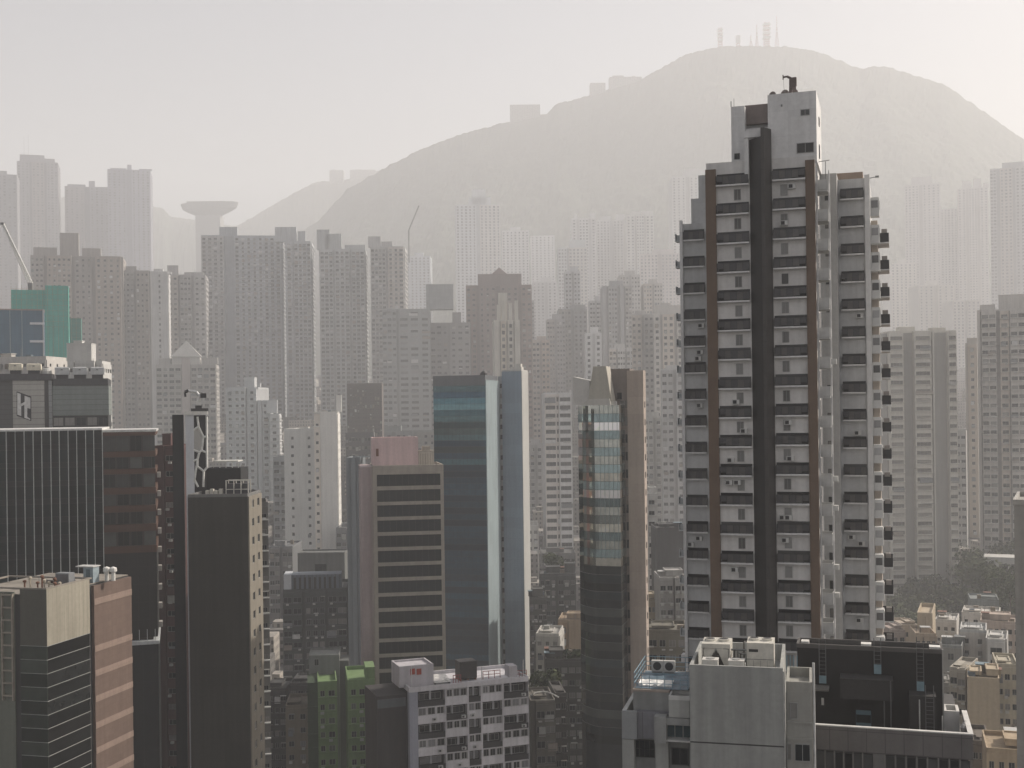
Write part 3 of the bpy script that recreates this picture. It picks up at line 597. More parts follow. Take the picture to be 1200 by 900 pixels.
for lb, xa, xb, yt, D, c, yaw, bays, n, rooms in [
 ('pinkish beige block low in the haze beside the brown pointed tower', 626, 646, 398, 590, (.46, .41, .37), 0, [(0, .42, .8, 2), (.54, 1, .8, 2)], 4, [(629, 640, 394)]),
 ('dim grey slab beside the pinkish beige block in the valley haze', 643, 664, 374, 690, (.36, .36, .36), 0, [(0, .42, .8, 3), (.54, 1, .8, 3)], 5, [(647, 658, 368)]),
 ('pale tower with a notched top left of the ribbed fin tower', 693, 714, 352, 720, (.5, .5, .5), 0, [(0, .3, .8, 2), (.38, .66, 1.4, 2), (.74, 1, .8, 2)], 5, [(697, 708, 347)]),
 ('stout pale grey tower behind the slanted roof and brown slab', 716, 745, 408, 575, (.52, .52, .51), -4, [(0, .28, .8, 2), (.34, .64, 1.6, 3), (.7, 1, .8, 2)], 6, [(720, 732, 403)]),
 ('slim pale grey tower rising in front of the faint spired one', 664, 682, 318, 740, (.46, .47, .48), 0, [(0, .44, 1.2, 2), (.56, 1, 1.2, 2)], 5, [(668, 677, 312)]),
 ('light grey slab in the haze between spired tower and pinkish sloping tower', 728, 752, 322, 735, (.5, .49, .47), 0, [(0, .44, 1.2, 3), (.56, 1, 1.2, 3)], 5, [(732, 744, 317)]),
 ('hazy cream tower wedged behind the cream arched one', 756, 778, 332, 735, (.5, .48, .45), 0, [(0, .44, 1.2, 3), (.56, 1, 1.2, 3)], 5, [(760, 770, 327)]),
 ('mid grey tower in the haze behind the cream pinnacled one', 606, 628, 352, 735, (.4, .39, .39), 0, [(0, .44, 1.2, 3), (.56, 1, 1.2, 3)], 5, [(610, 620, 347)]),
 ('pale low slab at the valley bottom behind the white banded tower', 618, 642, 520, 470, (.40, .40, .39), 0, [(0, .44, .6, 2), (.56, 1, .6, 2)], 4, [(622, 632, 515)]),
 ('grey block standing behind the peach edged brown slab', 756, 782, 488, 455, (.44, .44, .42), -8, [(0, .44, .6, 2), (.56, 1, .6, 2)], 4, [(760, 772, 483)]),
 ('dim tenement row at the foot of the white banded tower', 636, 676, 648, 400, (.13, .13, .125), 0, [(0, .44, .6, 3), (.56, 1, .6, 3)], 6, [(640, 656, 642)]),
 ('low dim block in the gap under the plain white tower', 318, 345, 640, 385, (.17, .175, .18), 0, [(0, .44, .6, 2), (.56, 1, .6, 2)], 4, [(322, 334, 634)]),
 ('dim grey low block behind the pink office tower', 396, 424, 618, 400, (.2, .205, .21), 0, [(0, .44, .6, 2), (.56, 1, .6, 2)], 4, [(400, 412, 613)]),
 ('grey block showing under the broad residential slab and stepped flats', 236, 270, 520, 580, (.3, .3, .31), 0, [(0, .44, .8, 3), (.56, 1, .8, 3)], 6, [(240, 256, 515)]),
 ('grey green block filling the gap below the grey office bands', 440, 512, 505, 480, (.24, .25, .25), 0, [(0, .3, .6, 3), (.36, .64, 1, 3), (.7, 1, .6, 3)], 8, [(450, 470, 499)]),
 ]:
    tower(lb, xa, xb, yt, D, c, yaw, 16, bays, n, (1.4, 1.35), 3.0, 660, rooms=rooms, ledge=.3, ac=.15, lmat=wall(tuple(min(.7, x * 1.25) for x in c), .4))

def far_crane():
    D = 1700; o = bpy.data.objects.new('tower_crane', None); sc.collection.objects.link(o); p = at(479, 275, D); o.location = (p.x, D, p.z - 40); tag(o, 'faint crane jib leaning against the hazy mountain slope', 'crane')
    a = at(479, 270, D) - o.location; c = at(491, 241, D) - o.location; e = at(484.5, 241, D)
    m = MB(); m.tube((0, 0, 0), a, 1.0, 5); m.build('mast', plain((.12, .12, .12), .6), o); m = MB(); m.tube(a, c, .9, 5); m.build('jib', plain((.12, .12, .12), .6), o)
far_crane()
# ------------------------------------------------------------------ near blocks on the city side
CONC = wall((.30, .30, .285), .6)
# brown stone and mirror glass building, bottom corner
def brown_building():
    b = Bld('office_block', 'office block with brown stone flank, green mirror glass front and cluttered roof', 'office block', -40, 55, 690, 168, -14, 16, 760, 0)
    H = b.h; uL = b.f(22, 750)[0]; uM = b.f(24, 750)[0]
    y0, _ = b.r(55, 720); y1, _ = b.r(105, 720); y2, _ = b.r(108, 720); y3, _ = b.r(152, 720)
    b.d = y3
    zc = b.f(40, 757)[1]
    gm = glass((.05, .06, .05), (.05, .06, .05), .2, .12, metal=.25, wav=.8); gd = glass((.012, .013, .013), (.02, .02, .02), .1, .15)
    conc = wall((.34, .315, .255), .6, .85, (.9, 30, .04), .75); stone = wall((.15, .105, .085), .35, .8, (1.2, .9, .02), .8); band = wall((.27, .20, .165), .3, .8, (1.2, .9, .02), .8)
    m = MB(); m.box(.1, b.w - .1, .1, y3 - .1, 0, H - .8); b.part(m, 'core', wall((.05, .05, .05), .3))
    # front: olive concrete head, mirror glass under it
    m = MB(); m.box(uM, b.w, -.02, .09, zc, H); b.part(m, 'front_panel', wall((.10, .098, .08), .45, .6))
    F = Face('F', b); Rr = Face('R', b)
    rows = []; z = zc
    while z > 5: rows.append(z); z -= 1.9
    for i, z in enumerate(rows[:26]):
        m = MB(); m.box(uM, b.w - .004, 0, .09, z - 1.86, z - .04); b.part(m, 'mirror_glass', gm)
        m = MB(); m.box(uM - .01, b.w + .06, -.06, .088, z - .04, z + .03); m.box(b.w - .09, b.w + .06, .09, y1, z - .04, z + .03); b.part(m, 'transom', plain((.30, .31, .29), .4))
        m = MB(); m.box(b.w - .08, b.w, .1, y1 - .1, z - 1.86, z - .04); b.part(m, 'dark_glass', gd)
    m = MB(); m.box(uM, b.w, 0, .09, 0, rows[26] + .1 if len(rows) > 26 else zc); b.part(m, 'lower_front', gm)
    zh = b.r(80, 757 - 3)[1]
    m = MB(); m.box(b.w - .08, b.w + .05, .0, y1, zc, H); b.part(m, 'concrete_head', conc)
    # left glazed shaft with ladder-like frame
    m = MB(); m.box(-1.2, uL - .6, -.12, .09, 0, H - .4)
    b.part(m, 'side_strip', wall((.16, .17, .14), .4))
    m = MB(); m.box(uL - .6, uM - .05, .3, .4, 0, H - 1.2); b.part(m, 'slot', BLACK)
    fr = MB()
    us = b.f(4, 700)[0], b.f(16, 700)[0]
    for u in us: fr.box(u - .1, u + .1, -.5, -.125, b.f(10, 820)[1], H - .6)
    z = H - .8
    while z > b.f(10, 818)[1]: fr.box(us[0], us[1], -.45, -.13, z - .1, z + .1); z -= 1.75
    b.part(fr, 'service_frame', plain((.30, .27, .22), .6))
    # brown stone slab at the back
    Hb = b.r(130, 681)[1]
    m = MB(); bt = MB(); yy0, yy1 = y2, y3
    m.box(b.w - 9, b.w + .35, yy0, yy1, 0, Hb); b.part(m, 'stone_slab', stone)
    for py in (700, 754, 782, 811.5, 842, 871, 900, 929):
        za = b.r(130, py - 4.2)[1]; zb2 = b.r(130, py + 3)[1]
        m = MB(); m.box(b.w + .36, b.w + .42, yy0 + .004, yy1 - .004, zb2, za); b.part(m, 'stone_band', band)
    m = MB(); m.box(b.w - 8, b.w - .3, y1, y2, 0, H - .3); b.part(m, 'slot', wall((.05, .025, .02), .4))
    # roof: parapet, deck, machines
    m = MB(); m.box(-1, b.w - .1, .1, y3 - .2, H - .79, H - .7); m.parapet(-1, b.w, 0, y2, H + .003, H + .22, .3); b.part(m, 'roof_deck', wall((.26, .235, .2), .6))
    b.roof = H - .7
    return b
bb = brown_building()
def child_at(b, u, y, z): return b.root.matrix_world @ Vector((u, y, z)) if False else Vector((b.A.x, b.A.y, b.zb)) + Vector((b.u.x * u + b.n.x * y, b.u.y * u + b.n.y * y, z))
def thing_at(b, name, label, cat, u, y, z, group=None):
    o = bpy.data.objects.new(name, None); sc.collection.objects.link(o); o.location = child_at(b, u, y, z)
    o.rotation_euler = b.root.rotation_euler; tag(o, label, cat, group); return o
def roof_clutter():
    z = bb.roof; w0 = bb.w
    o = thing_at(bb, 'cooling_unit', 'grey box cooling unit on the cluttered roof of the brown building', 'cooling unit', bb.f(76, 668, 7)[0], 7, z)
    m = MB(); m.box(-1.1, 1.1, -.7, .7, .35, 2.1); m.build('casing', plain((.2, .21, .22), .5), o); m = MB()
    for x in (-.9, .9): m.box(x - .1, x + .1, -.6, .6, 0, .349)
    m.build('legs_frame', METAL, o)
    m = MB(); m.box(-1.0, 1.0, -.74, -.702, .5, 1.95); m.build('grille', plain((.12, .12, .13), .5), o)
    o = thing_at(bb, 'roof_cabin', 'pale blue grey cabin with overhanging roof beside the stone slab', 'roof cabin', bb.f(106, 668, 12)[0], 12.2, z)
    m = MB(); m.box(-.8, .8, -.8, .8, 0, 2.3); m.build('walls', plain((.25, .31, .34), .6), o); m = MB(); m.box(-2.0, .95, -.95, .95, 2.304, 2.45); m.build('flat_roof', plain((.5, .5, .48), .5), o)
    m = MB(); m.box(-.35, .35, -.83, -.803, .1, 2.0); m.build('door', plain((.1, .14, .16), .5), o)
    o = thing_at(bb, 'pipe_rack', 'tangle of pale roof pipes and vents behind the olive parapet', 'pipework', bb.f(44, 668, 4)[0], 4, z)
    rnd = random.Random(3)
    for i in range(9):
        x = -2.6 + i * .75; h = rnd.uniform(.6, 1.9); m = MB(); y = rnd.uniform(-1, 2)
        m.tube((x, y, 0), (x, y, h), .12, 7); m.tube((x, y, h - .1), (x + rnd.uniform(-.5, .7), y + .2, h - .1), .11, 7); m.lathe((x, y, h), [(.12, 0), (.26, .05), (.26, .25), (.1, .35)], 8)
        m.build('vent_pipe', [plain((.45, .40, .32), .7) if i % 2 else RUST], o)
    o = thing_at(bb, 'white_vent', 'pair of short white vent pots at the roof edge over the stone flank', 'vent', bb.f(124, 668, 13)[0], 14, z)
    for x in (-.5, .6):
        m = MB(); m.lathe((x, 0, 0), [(.3, 0), (.3, 1.3), (.55, 1.4), (.5, 1.9), (.1, 2.1)], 9); m.build('pot', WHITE, o)
    o = thing_at(bb, 'roof_rail', 'thin metal rail along the roof of the brown stone building', 'railing', w0 - 9, 9.3, z)
    for i in range(8):
        m = MB(); m.tube((i * 1.2, 0, 0), (i * 1.2, 0, 1.1), .04, 5); m.build('post', METAL, o)
    m = MB(); m.tube((0, 0, 1.1), (8.4, 0, 1.1), .04, 5); m.tube((0, 0, .6), (8.4, 0, .6), .03, 5); m.build('rail', METAL, o)
roof_clutter()
# black curtain wall office with brown banded corner
def curtain_office():
    D = 232; b = Bld('office_block', 'black glass office block with thin white vertical fins', 'office block', -60, 121.5, 503, D, 15.5, 14, 700, 0)
    H = b.h; m = MB(); m.box(0, b.w, .2, 26, 0, H - .4); b.part(m, 'core', wall((.04, .045, .045), .3))
    m = MB(); m.box(-.3, b.w + .1, -.4, 26.1, H - .396, H); b.part(m, 'coping', plain((.62, .62, .6), .5))
    gm = glass((.006, .012, .013), (.02, .032, .033), .3, .1, spec=.18)
    xs = [-52, -42, -32, -22, -12, -2, 8.5, 19, 29.5, 40, 50, 60.5, 70.5, 81, 91, 101.5, 111, 121]
    us = [b.f(x, 600)[0] for x in xs]
    for i in range(len(us) - 1):
        m = MB(); z = H - .5; k = 0
        while z > 2:
            m.box(us[i] + .02, us[i + 1] - .02, .05, .19, z - 2.55, z - .05); m.box(us[i] + .02, us[i + 1] - .02, .08, .19, z - 3.55, z - 2.6, 1); z -= 3.6
        b.part(m, 'glass_bay', [gm, glass((.007, .011, .011), (.012, .016, .016), .3, .3, spec=.12)])
    for i, u in enumerate(us):
        m = MB(); m.box(u - .07, u + .07, -.3, .19, 0, H - .4); b.part(m, 'fin', plain((.50, .52, .50) if i % 2 == 0 or i > 8 else (.28, .3, .3), .45))
    # corner volume with brown bands
    c = Bld('office_block', 'dark corner block with brown horizontal bands beside the white finned glass', 'office block', 122.3, 184.5, 503.5, b.A.y + b.w * b.u.y + .3, 15.5, 24, 700, 0)
    Hc = c.h; m = MB(); m.box(0, c.w - .9, .5, 24, 0, Hc - .5); c.part(m, 'core', wall((.05, .045, .04), .4))
    m = MB(); m.box(0, c.w + .2, -.2, 24.1, Hc - .45, Hc); c.part(m, 'coping', plain((.55, .55, .53), .5))
    br = wall((.10, .052, .035), .35, .7, (3, 40, .03)); brd = wall((.05, .03, .022), .35, .8)
    gl2 = glass((.015, .018, .017), (.10, .105, .1), .35, .12)
    i = 0; z = Hc - .46
    ys = [(503, 510.5), (529, 535.5), (549.5, 555.5), (571.5, 579), (592.5, 600), (614.5, 623), (640, 648)]
    prev = None
    for k, (a, e) in enumerate(ys):
        za, ze = c.f(150, a)[1], c.f(150, e)[1]
        if k == 0: za = Hc - .455
        m = MB(); m.box(-.02, c.w + .02, -.15, .8, ze, za); m.box(c.w - 1.0, c.w + .02, .8, 23.9, ze, za); c.part(m, 'brown_band', br)
        if prev is not None:
            zt = prev - .03; zb3 = za + .03
            n = 4
            for j in range(n):
                u0, u1 = c.w * j / n, c.w * (j + 1) / n
                put('window', window_mesh(u1 - u0 - .25, zt - zb3, 1, 0, FRAME_DK, gl2), c.root, ((u0 + u1) / 2, .46, zb3))
            for j in range(4):
                put('window', window_mesh(5.2, zt - zb3, 2, 0, FRAME_DK, gl2), c.root, (c.w - .88, 3 + j * 6, zb3), R(90))
        prev = ze
    zt = prev; m = MB(); m.box(0, c.w, .1, 23.8, c.f(150, 748)[1], zt - .02); c.part(m, 'dark_screen', wall((.018, .0175, .016), .5, .6, (2.2, 3.6, .05), 1.6))
    zl = c.f(168, 751.5)[1]
    m = MB(); m.box(-2, c.w + .3, -1.2, 24, zl - .5, zl + .2); c.part(m, 'white_ledge', plain((.5, .52, .52), .5))
    for j in range(7):
        m = MB(); u = c.w * (.05 + .15 * j); m.box(u - .06, u + .06, -.9, -.75, zl + .21, c.f(168, 737)[1]); c.part(m, 'fin', plain((.4, .42, .42), .5))
    m = MB(); m.box(-1.8, c.w + .1, -.9, 23, 0, zl - .51); c.part(m, 'lower_wall', wall((.018, .02, .022), .4, .4, (3.2, 14, .06), 1.5))
    # strip of AC balconies at the outer edge
    for k in range(9):
        z = c.f(184, 560 + k * 22)[1]; m = MB(); m.box(c.w + .22, c.w + .9, 1, 3, z, z + 1.1); c.part(m, 'air_conditioner', plain((.36, .34, .31), .6))
curtain_office()
# panelled block with the emblem
def emblem_block():
    D = 248; b = Bld('office_block', 'grey panelled block with a slanted black and white H emblem', 'office block', -30, 61, 446, D + 30, 16, 18, 475, 0)
    H = b.h; m = MB()
    u1, u2, u3 = b.f(15, 470)[0], b.f(52, 470)[0], b.f(57, 470)[0]
    m.box(0, u1, .3, 18, 0, H); b.part(m, 'dark_bay', wall((.09, .092, .092), .3, .6, (40, 1.15, .05), .55))
    m = MB(); m.box(u1, u2, 0, 18, 0, H); b.part(m, 'pale_bay', wall((.40, .39, .36), .25, .6, (40, 1.35, .05), .3))
    m = MB(); m.box(u2, u3, .5, 18, 0, H); b.part(m, 'slot', wall((.08, .08, .08), .3))
    m = MB(); m.box(u3, b.w, .1, 18, 0, H); b.part(m, 'corner_strip', wall((.27, .28, .28), .25, .6, (40, 1.35, .05), .45))
    # emblem
    S = 140 / 1145.0
    def e(x, y): u, z = b.f(x * S, 395 + y * S); return (u, z)
    def plate(poly, y, nm, mat, t=.06):
        m = MB(); pts = [e(*q) for q in poly]; m.face([(u, y, z) for u, z in pts]); m.face([(u, y + t, z) for u, z in reversed(pts)])
        for (a, c) in zip(pts, pts[1:] + pts[:1]): m.face([(a[0], y, a[1]), (a[0], y + t, a[1]), (c[0], y + t, c[1]), (c[0], y, c[1])])
        return m.build(nm, mat, em)
    em = bpy.data.objects.new('emblem', None); sc.collection.objects.link(em); em.parent = b.root
    plate([(160, 520), (300, 570), (300, 805), (160, 755)], -.08, 'emblem_plate', BLACK)
    wh = plain((.62, .62, .6), .5)
    plate([(166, 533), (199, 545), (199, 640), (236, 622), (236, 562), (292, 582), (292, 688), (262, 680), (262, 765), (290, 782), (290, 794), (234, 774), (234, 650), (204, 664), (204, 757), (166, 743)], -.15, 'emblem_letter', wh)
    m = MB(); m.box(-.2, b.w + .1, -.3, 18, H + .004, b.f(40, 438)[1]); b.part(m, 'roof_edge', plain((.05, .05, .055), .6))
    c = Bld('office_block', 'low grey green panelled block with dark lower windows behind the H emblem', 'office block', 61.5, 127.5, 452, b.A.y + b.w * b.u.y + .3, 16, 16, 475, 0)
    zt = c.f(95, 487)[1]; m = MB(); m.box(0, c.w, 0, 16, zt, c.h); c.part(m, 'panelled_wall', wall((.20, .225, .215), .25, .55, (40, 1.25, .05), .5))
    m = MB(); m.box(0, c.w - .2, .4, 15.9, 0, zt - .01); c.part(m, 'dark_base', wall((.045, .048, .05), .3))
    for j in range(5): put('window', window_mesh(c.w / 5 - .3, 2.0, 1, 0, FRAME_DK), c.root, (c.w * (j + .5) / 5, .37, zt - 2.4))
    m = MB(); m.box(.1, c.w - .1, -.2, 15, c.h + .004, c.f(95, 443.5)[1]); c.part(m, 'roof_edge', plain((.045, .047, .05), .6))
    # roof chillers
    labs = ['cream chiller over the H emblem, first of the two at the frame edge', 'cream chiller over the H emblem, beside the low rounded one',
            'grey white chiller on the green panelled block, nearest the cream ones', 'grey white chiller in the middle of the green panelled block', 'grey white chiller at the outer end of the green panelled block']
    for lb, pa, pb, y0, yb, bl, white in ((labs[0], 10, 25.5, 425.5, 438, b, 1), (labs[1], 31, 48, 426, 438, b, 1), (labs[2], 64, 81, 430, 443, c, 0), (labs[3], 85, 102, 430, 443, c, 0), (labs[4], 106, 122, 430, 443, c, 0)):
        ua, z1 = bl.f(pa, y0, 2); ub, z0 = bl.f(pb, yb, 2)
        zb4 = bl.h + (bl.f(40 if bl is b else 95, 438 if bl is b else 443.5)[1] - bl.h); hh = z1 - zb4; ww = ub - ua
        o = thing_at(bl, 'chiller', lb, 'chiller', (ua + ub) / 2, 2, zb4, 'chillers on the panelled roofs')
        cm = plain((.62, .58, .47), .55) if white else plain((.44, .45, .45), .55)
        m = MB(); m.box(-ww / 2 + .3, ww / 2 - .3, .2, 2.2, 0, hh * .35); m.build('base', BLACK, o)
        m = MB(); m.box(-ww / 2, ww / 2, 0, 2.4, hh * .35 + .003, hh * .93); m.frustum(-ww / 2, ww / 2, 0, 2.4, hh * .93 + .001, -ww / 2 + .3, ww / 2 - .3, .3, 2.1, hh); m.build('casing', cm, o)
        m = MB(); m.box(-.25, .2, -.06, -.004, hh * .72, hh * .8); m.build('badge', plain((.1, .1, .1), .5), o)
    o = thing_at(b, 'chiller', 'low rounded grey cooling tank beside the second cream chiller', 'cooling tank', b.f(54, 438, 2)[0], 3, b.f(40, 438)[1])
    m = MB(); m.lathe((0, 0, 0), [(1.2, 0), (1.2, .7), (.9, 1.3), (.5, 1.5)], 14); m.build('tank', plain((.42, .42, .4), .6), o)
    m = MB(); m.lathe((0, 0, 1.501), [(.5, 0), (.5, .15)], 12); m.build('fan_cap', BLACK, o)
emblem_block()
tower('low pale building with a row of round portholes behind the cream chillers', -20, 56, 418, 300, (.52, .5, .47), -8, 10, None, 11, (.8, .8), 3.2, 440, name='low_building', cat='building', side='R', nside=3, top=.9, grime=.3)
# dark red building
tower('dark maroon building squeezed between the brown banded and black towers', 183, 206, 522, 262, (.10, .05, .048), 0, 14, [(0, .5, .6, 0), (.55, 1, .2, 1, 1.6)], 1, (1.6, 1.2), 3.4, 905, name='narrow_building', cat='building', grime=.5, ac=.5, rooms=[(190, 200, 508, 3, 3)], zb=0)
# dark slab with white cell pattern
def pattern_tower():
    D = 205; b = Bld('office_tower', 'slim black tower edged in white with an irregular white cell lattice', 'office tower', 204.5, 217.5, 486, D, 15, 14, 700, 0)
    m = MB(); m.box(0, b.w, 0, 12, 0, b.h); b.part(m, 'dark_wall', wall((.016, .018, .02), .3, .5, (3.5, 3.5, .03), .6))
    # white edged front leaf standing on the corner
    c = Bld('lattice_screen', 'white framed black screen with cell shaped white ribs on the slim tower', 'facade screen', 217.8, 242, 486, D - 1, 14, 10, 530, 0)
    H = c.h; ue = c.f(227.5, 530)[0]; zl = c.f(235, 580)[1]
    m = MB(); m.box(0, ue, 0, 9, 0, H); c.part(m, 'white_edge', wall((.62, .64, .66), .3, .6, (8, 3, .03), .85))
    m = MB(); m.box(ue + .004, c.w - .1, .35, 9, zl, H - .1); c.part(m, 'black_panel', BLACK)
    m = MB(); m.box(-.15, c.w + .3, -.3, 9.2, H + .003, c.f(235, 484)[1] + .3); c.part(m, 'top_beam', plain((.66, .65, .6), .5))
    S = 150 / 964.0
    def e(x, y): return c.f(180 + x * S, 440 + y * S)
    segs = [((330, 310), (338, 385)), ((338, 385), (300, 412)), ((338, 385), (375, 462)), ((375, 462), (400, 462)), ((375, 462), (362, 565)), ((362, 565), (345, 578)), ((345, 578), (300, 562)), ((362, 565), (398, 582)), ((345, 578), (330, 632)), ((330, 632), (298, 645)),
            ((330, 632), (330, 685)), ((330, 685), (378, 722)), ((378, 722), (404, 690)), ((378, 722), (374, 840)), ((330, 632), (308, 785)), ((308, 785), (335, 840)), ((308, 785), (300, 800)), ((400, 310), (402, 690))]
    for a, q in segs:
        pa, pq = e(*a), e(*q); m = MB(); m.tube((pa[0], .15, pa[1]), (pq[0], .15, pq[1]), .2, 6); c.part(m, 'rib', plain((.66, .66, .62), .5))
    poly = [e(*q) for q in ((298, 415), (338, 390), (372, 465), (358, 562), (342, 574), (298, 558))]
    m = MB(); m.face([(u, .12, z) for u, z in poly]); m.face([(u, .3, z) for u, z in reversed(poly)])
    for p, q in zip(poly, poly[1:] + poly[:1]): m.face([(p[0], .12, p[1]), (p[0], .3, p[1]), (q[0], .3, q[1]), (q[0], .12, q[1])])
    c.part(m, 'cell_panel', wall((.42, .41, .38), .35))
    # window-cleaning crane on the roof
    zr = c.f(235, 484)[1] + .31
    o = thing_at(c, 'cleaning_crane', 'black and silver window cleaning crane on the white lattice tower roof', 'crane', c.f(233, 480, 2)[0], 2, zr)
    k = D / FOC
    m = MB(); m.box(-1.3, 1.6, -.6, .9, 0, .5); m.box(-.6, .5, -.4, .5, .5, 1.0); m.build('carriage', BLACK, o)
    m = MB(); m.box(-.4, .4, -.35, .35, 1.0, 1.6); m.tube((0, 0, 1.6), (.2, 0, 2.6), .3, 8); m.build('mast', plain((.5, .5, .48), .4), o)
    m = MB(); m.box(.3, 1.3, -.35, .35, 2.3, 3.1); m.build('counterweight', BLACK, o)
    m = MB(); m.tube((.2, 0, 2.5), (-.4, 0, 3.3), .27, 8); m.tube((-.4, 0, 3.3), (-1.8, 0, 3.55), .25, 8); m.build('boom', plain((.45, .46, .46), .35, .4), o)
    m = MB(); m.tube((-1.7, 0, 3.6), (-2.3, 0, 3.3), .28, 8); m.tube((-2.3, 0, 3.3), (-2.2, 0, 2.5), .18, 8); m.build('boom_head', BLACK, o)
    # big blank dark wall in front
    d = Bld('blank_wall_building', 'building with a big blank charcoal wall and white rails on its roof', 'building', 221.8, 292, 579, D - 8, 0, 14, 720, 0)
    yR, _ = d.r(306, 640)
    d.d = yR; H = d.h
    m = MB(); m.box(0, d.w, 0, yR, 0, H - .5); d.part(m, 'blank_wall', wall((.05, .049, .042), .7, .9, (6.2, 3.1, .02), .85))
    m = MB(); m.parapet(0, d.w, 0, yR, H - .497, H, .25); d.part(m, 'parapet', wall((.16, .16, .155), .4))
    Rf = Face('R', d); m = MB()
    rows = []; z = H - 1.2
    while z > 3: rows.append((z - 1.3, z)); z -= 3.1
    cs = [yR * .3, yR * .72]
    d.facade(m, Rf, 0, yR, 0, H - .5, [(q - .8, q + .8) for q in cs], rows, .22); d.part(m, 'side_wall', wall((.21, .19, .155), .5))
    for a, q in rows:
        for y in cs: d.win(Rf, y, a, 1.6, q - a)
    d.windows()
    # roof: black tank house with white rail, plant frames
    m = MB(); ua, zt = d.f(240, 549, 9); ub, _ = d.f(282, 549, 9); m.box(ua, ub, 9, 15, H - .5, zt); d.part(m, 'tank_house', wall((.02, .021, .023), .3))
    rl = MB(); u0, z0 = d.f(250, 541.5, 10); u1, _ = d.f(279, 541.5, 10)
    rl.box(u0, u1, 10, 13.5, z0, z0 + .22)
    for q in range(5): rl.tube((u0 + (u1 - u0) * q / 4, 10.2, zt), (u0 + (u1 - u0) * q / 4, 10.2, z0), .06, 5)
    d.part(rl, 'rail', plain((.6, .6, .55), .5))
    o = thing_at(d, 'plant_enclosure', 'white framed plant enclosure on the blank charcoal building roof', 'plant enclosure', d.f(265, 578, 3)[0], 3, H - .497)
    m = MB(); h = 2.6; xs = (0, 1.3, 2.5, 3.7)
    for x in xs:
        for y in (0, 1.8): m.box(x - .07, x + .07, y - .07, y + .07, 0, h)
    for z in (.05, 1.0, h - .12):
        m.box(0, 3.7, -.08, .06, z, z + .12); m.box(0, 3.7, 1.74, 1.88, z, z + .12)
    m.build('frame', plain((.6, .58, .52), .5), o)
    for i in range(3):
        m = MB(); m.box(xs[i] + .12, xs[i + 1] - .12, .3, 1.5, 0, 2.0); m.build('machine', plain((.05, .05, .055), .5), o)
    o = thing_at(d, 'roof_unit', 'small pale roof units in a row beside the white plant enclosure', 'cooling unit', d.f(249, 578, 3)[0], 3, H - .497)
    for i in range(4):
        m = MB(); m.box(i * .75 - 1.2, i * .75 - .65, 0, .9, .1, .9 + .25 * (i % 2)); m.build('casing', plain((.52, .5, .44), .6), o)
    b2 = tower('narrow building with stacked pale ledges behind the blank charcoal wall', 306, 316, 588, 222, (.17, .165, .155), 13, 10, None, 1, (1.0, .9), 2.9, 905, name='narrow_building', cat='building', ledge=.6, lmat=wall((.55, .55, .53), .3), zb=0)
pattern_tower()
# light grey stepped tower
def stepped_white():
    b = tower('light grey stepped tower with many small hooded windows', 267, 303, 454, 490, (.50, .515, .52), -6, 16, [(0, .28, .5, 1), (.3, .66, 1.4, 2), (.7, 1, .6, 1)], 4, (1.5, 1.2), 3.0, 680, side=None, ledge=.35, lmat=wall((.66, .67, .67), .3), ac=.3,
              rooms=[(286, 298, 442, 2, 6), (302, 305, 449, 1, 2)], grime=.4)
    tower('lower shoulder of pale flats stepping down from the hooded window tower', 304, 318, 469, 486, (.50, .515, .52), -6, 14, [(.0, .34, 1, 0), (.4, .98, .8, 1, 1.8)], 1, (1.8, 1.3), 3.0, 680, side='R', nside=3, ledge=.4, lmat=wall((.66, .67, .67), .3), ac=.4,
          rooms=[(312, 325, 484, -3, 5)], grime=.4)
    tower('outer pale shaft with sunlit balcony edges beside the stepped flats', 318, 329, 485, 480, (.52, .53, .53), -10, 12, None, 1, (1.7, 1.3), 3.0, 680, side='R', nside=3, ledge=.6, lmat=wall((.7, .7, .68), .3), grime=.4, name='slim_tower')
stepped_white()
tower('dim grey balcony building in the gap beside the plain white tower', 322, 338, 535, 440, (.26, .27, .28), 0, 12, None, 2, (1.9, 1.4), 3.0, 680, ledge=.6, name='narrow_building', cat='building')
tower('plain white tower with two columns of tiny windows', 335, 374, 502, 410, (.66, .655, .62), -8, 16, [(0, 1, .0, 2, .95)], 2, (.9, 1.0), 3.0, 690, side=None, grime=.3, th=.3, top=2.2)
def white_stair():
    b = tower('taller white stair shaft with a sunlit edge beside the plain white tower', 370, 397, 483, 405, (.68, .67, .63), -8, 12, [(0, .26, .0, 1, .9), (.27, 1, .5, 0)], 1, (.9, 1.0), 3.0, 690, side='R', nside=3, grime=.25, rooms=[(394, 400, 463, 6, 2)], top=3.2)
    m = MB(); z = b.f(385, 500)[1]; m.box(-.3, b.w + .3, -.75, 12.3, z, z + .5); m.box(-.35, b.w + .35, -.8, 12.35, b.h - .4, b.h + .25); b.part(m, 'cornice', wall((.7, .69, .65), .2))
white_stair()
# dark grid block
tower('brown grey block wrapped in a fine dark grid above a white roof line', 408.5, 449.5, 449, 450, (.125, .11, .105), 4, 16, None, 14, (.62, .75), 1.55, 530, name='grid_block', cat='building', gl=glass((.03, .027, .026), (.05, .05, .05), .2, .3), glI=glass((.03, .027, .026), (.05, .05, .05), .2, .3, isl=True), par=1.6, th=.35, grime=.3, stuff=False)
tower('dark panelled lower block under the fine grid facade', 407, 440, 507, 430, (.09, .09, .092), 4, 10, None, 9, (1.0, 1.2), 3.0, 560, name='grid_block', cat='building', grime=.3)
tower('slim blue grey slab with one shiny edge beside the pink office tower', 408, 424, 536, 330, (.22, .245, .26), 0, 12, [(0, .3, .3, 0), (.34, .7, .9, 0), (.74, 1, .3, 0)], 0, (1, 1), 3.4, 780, name='slim_slab', cat='building', rooms=[(418, 437, 535, 3, 4)], grime=.35)
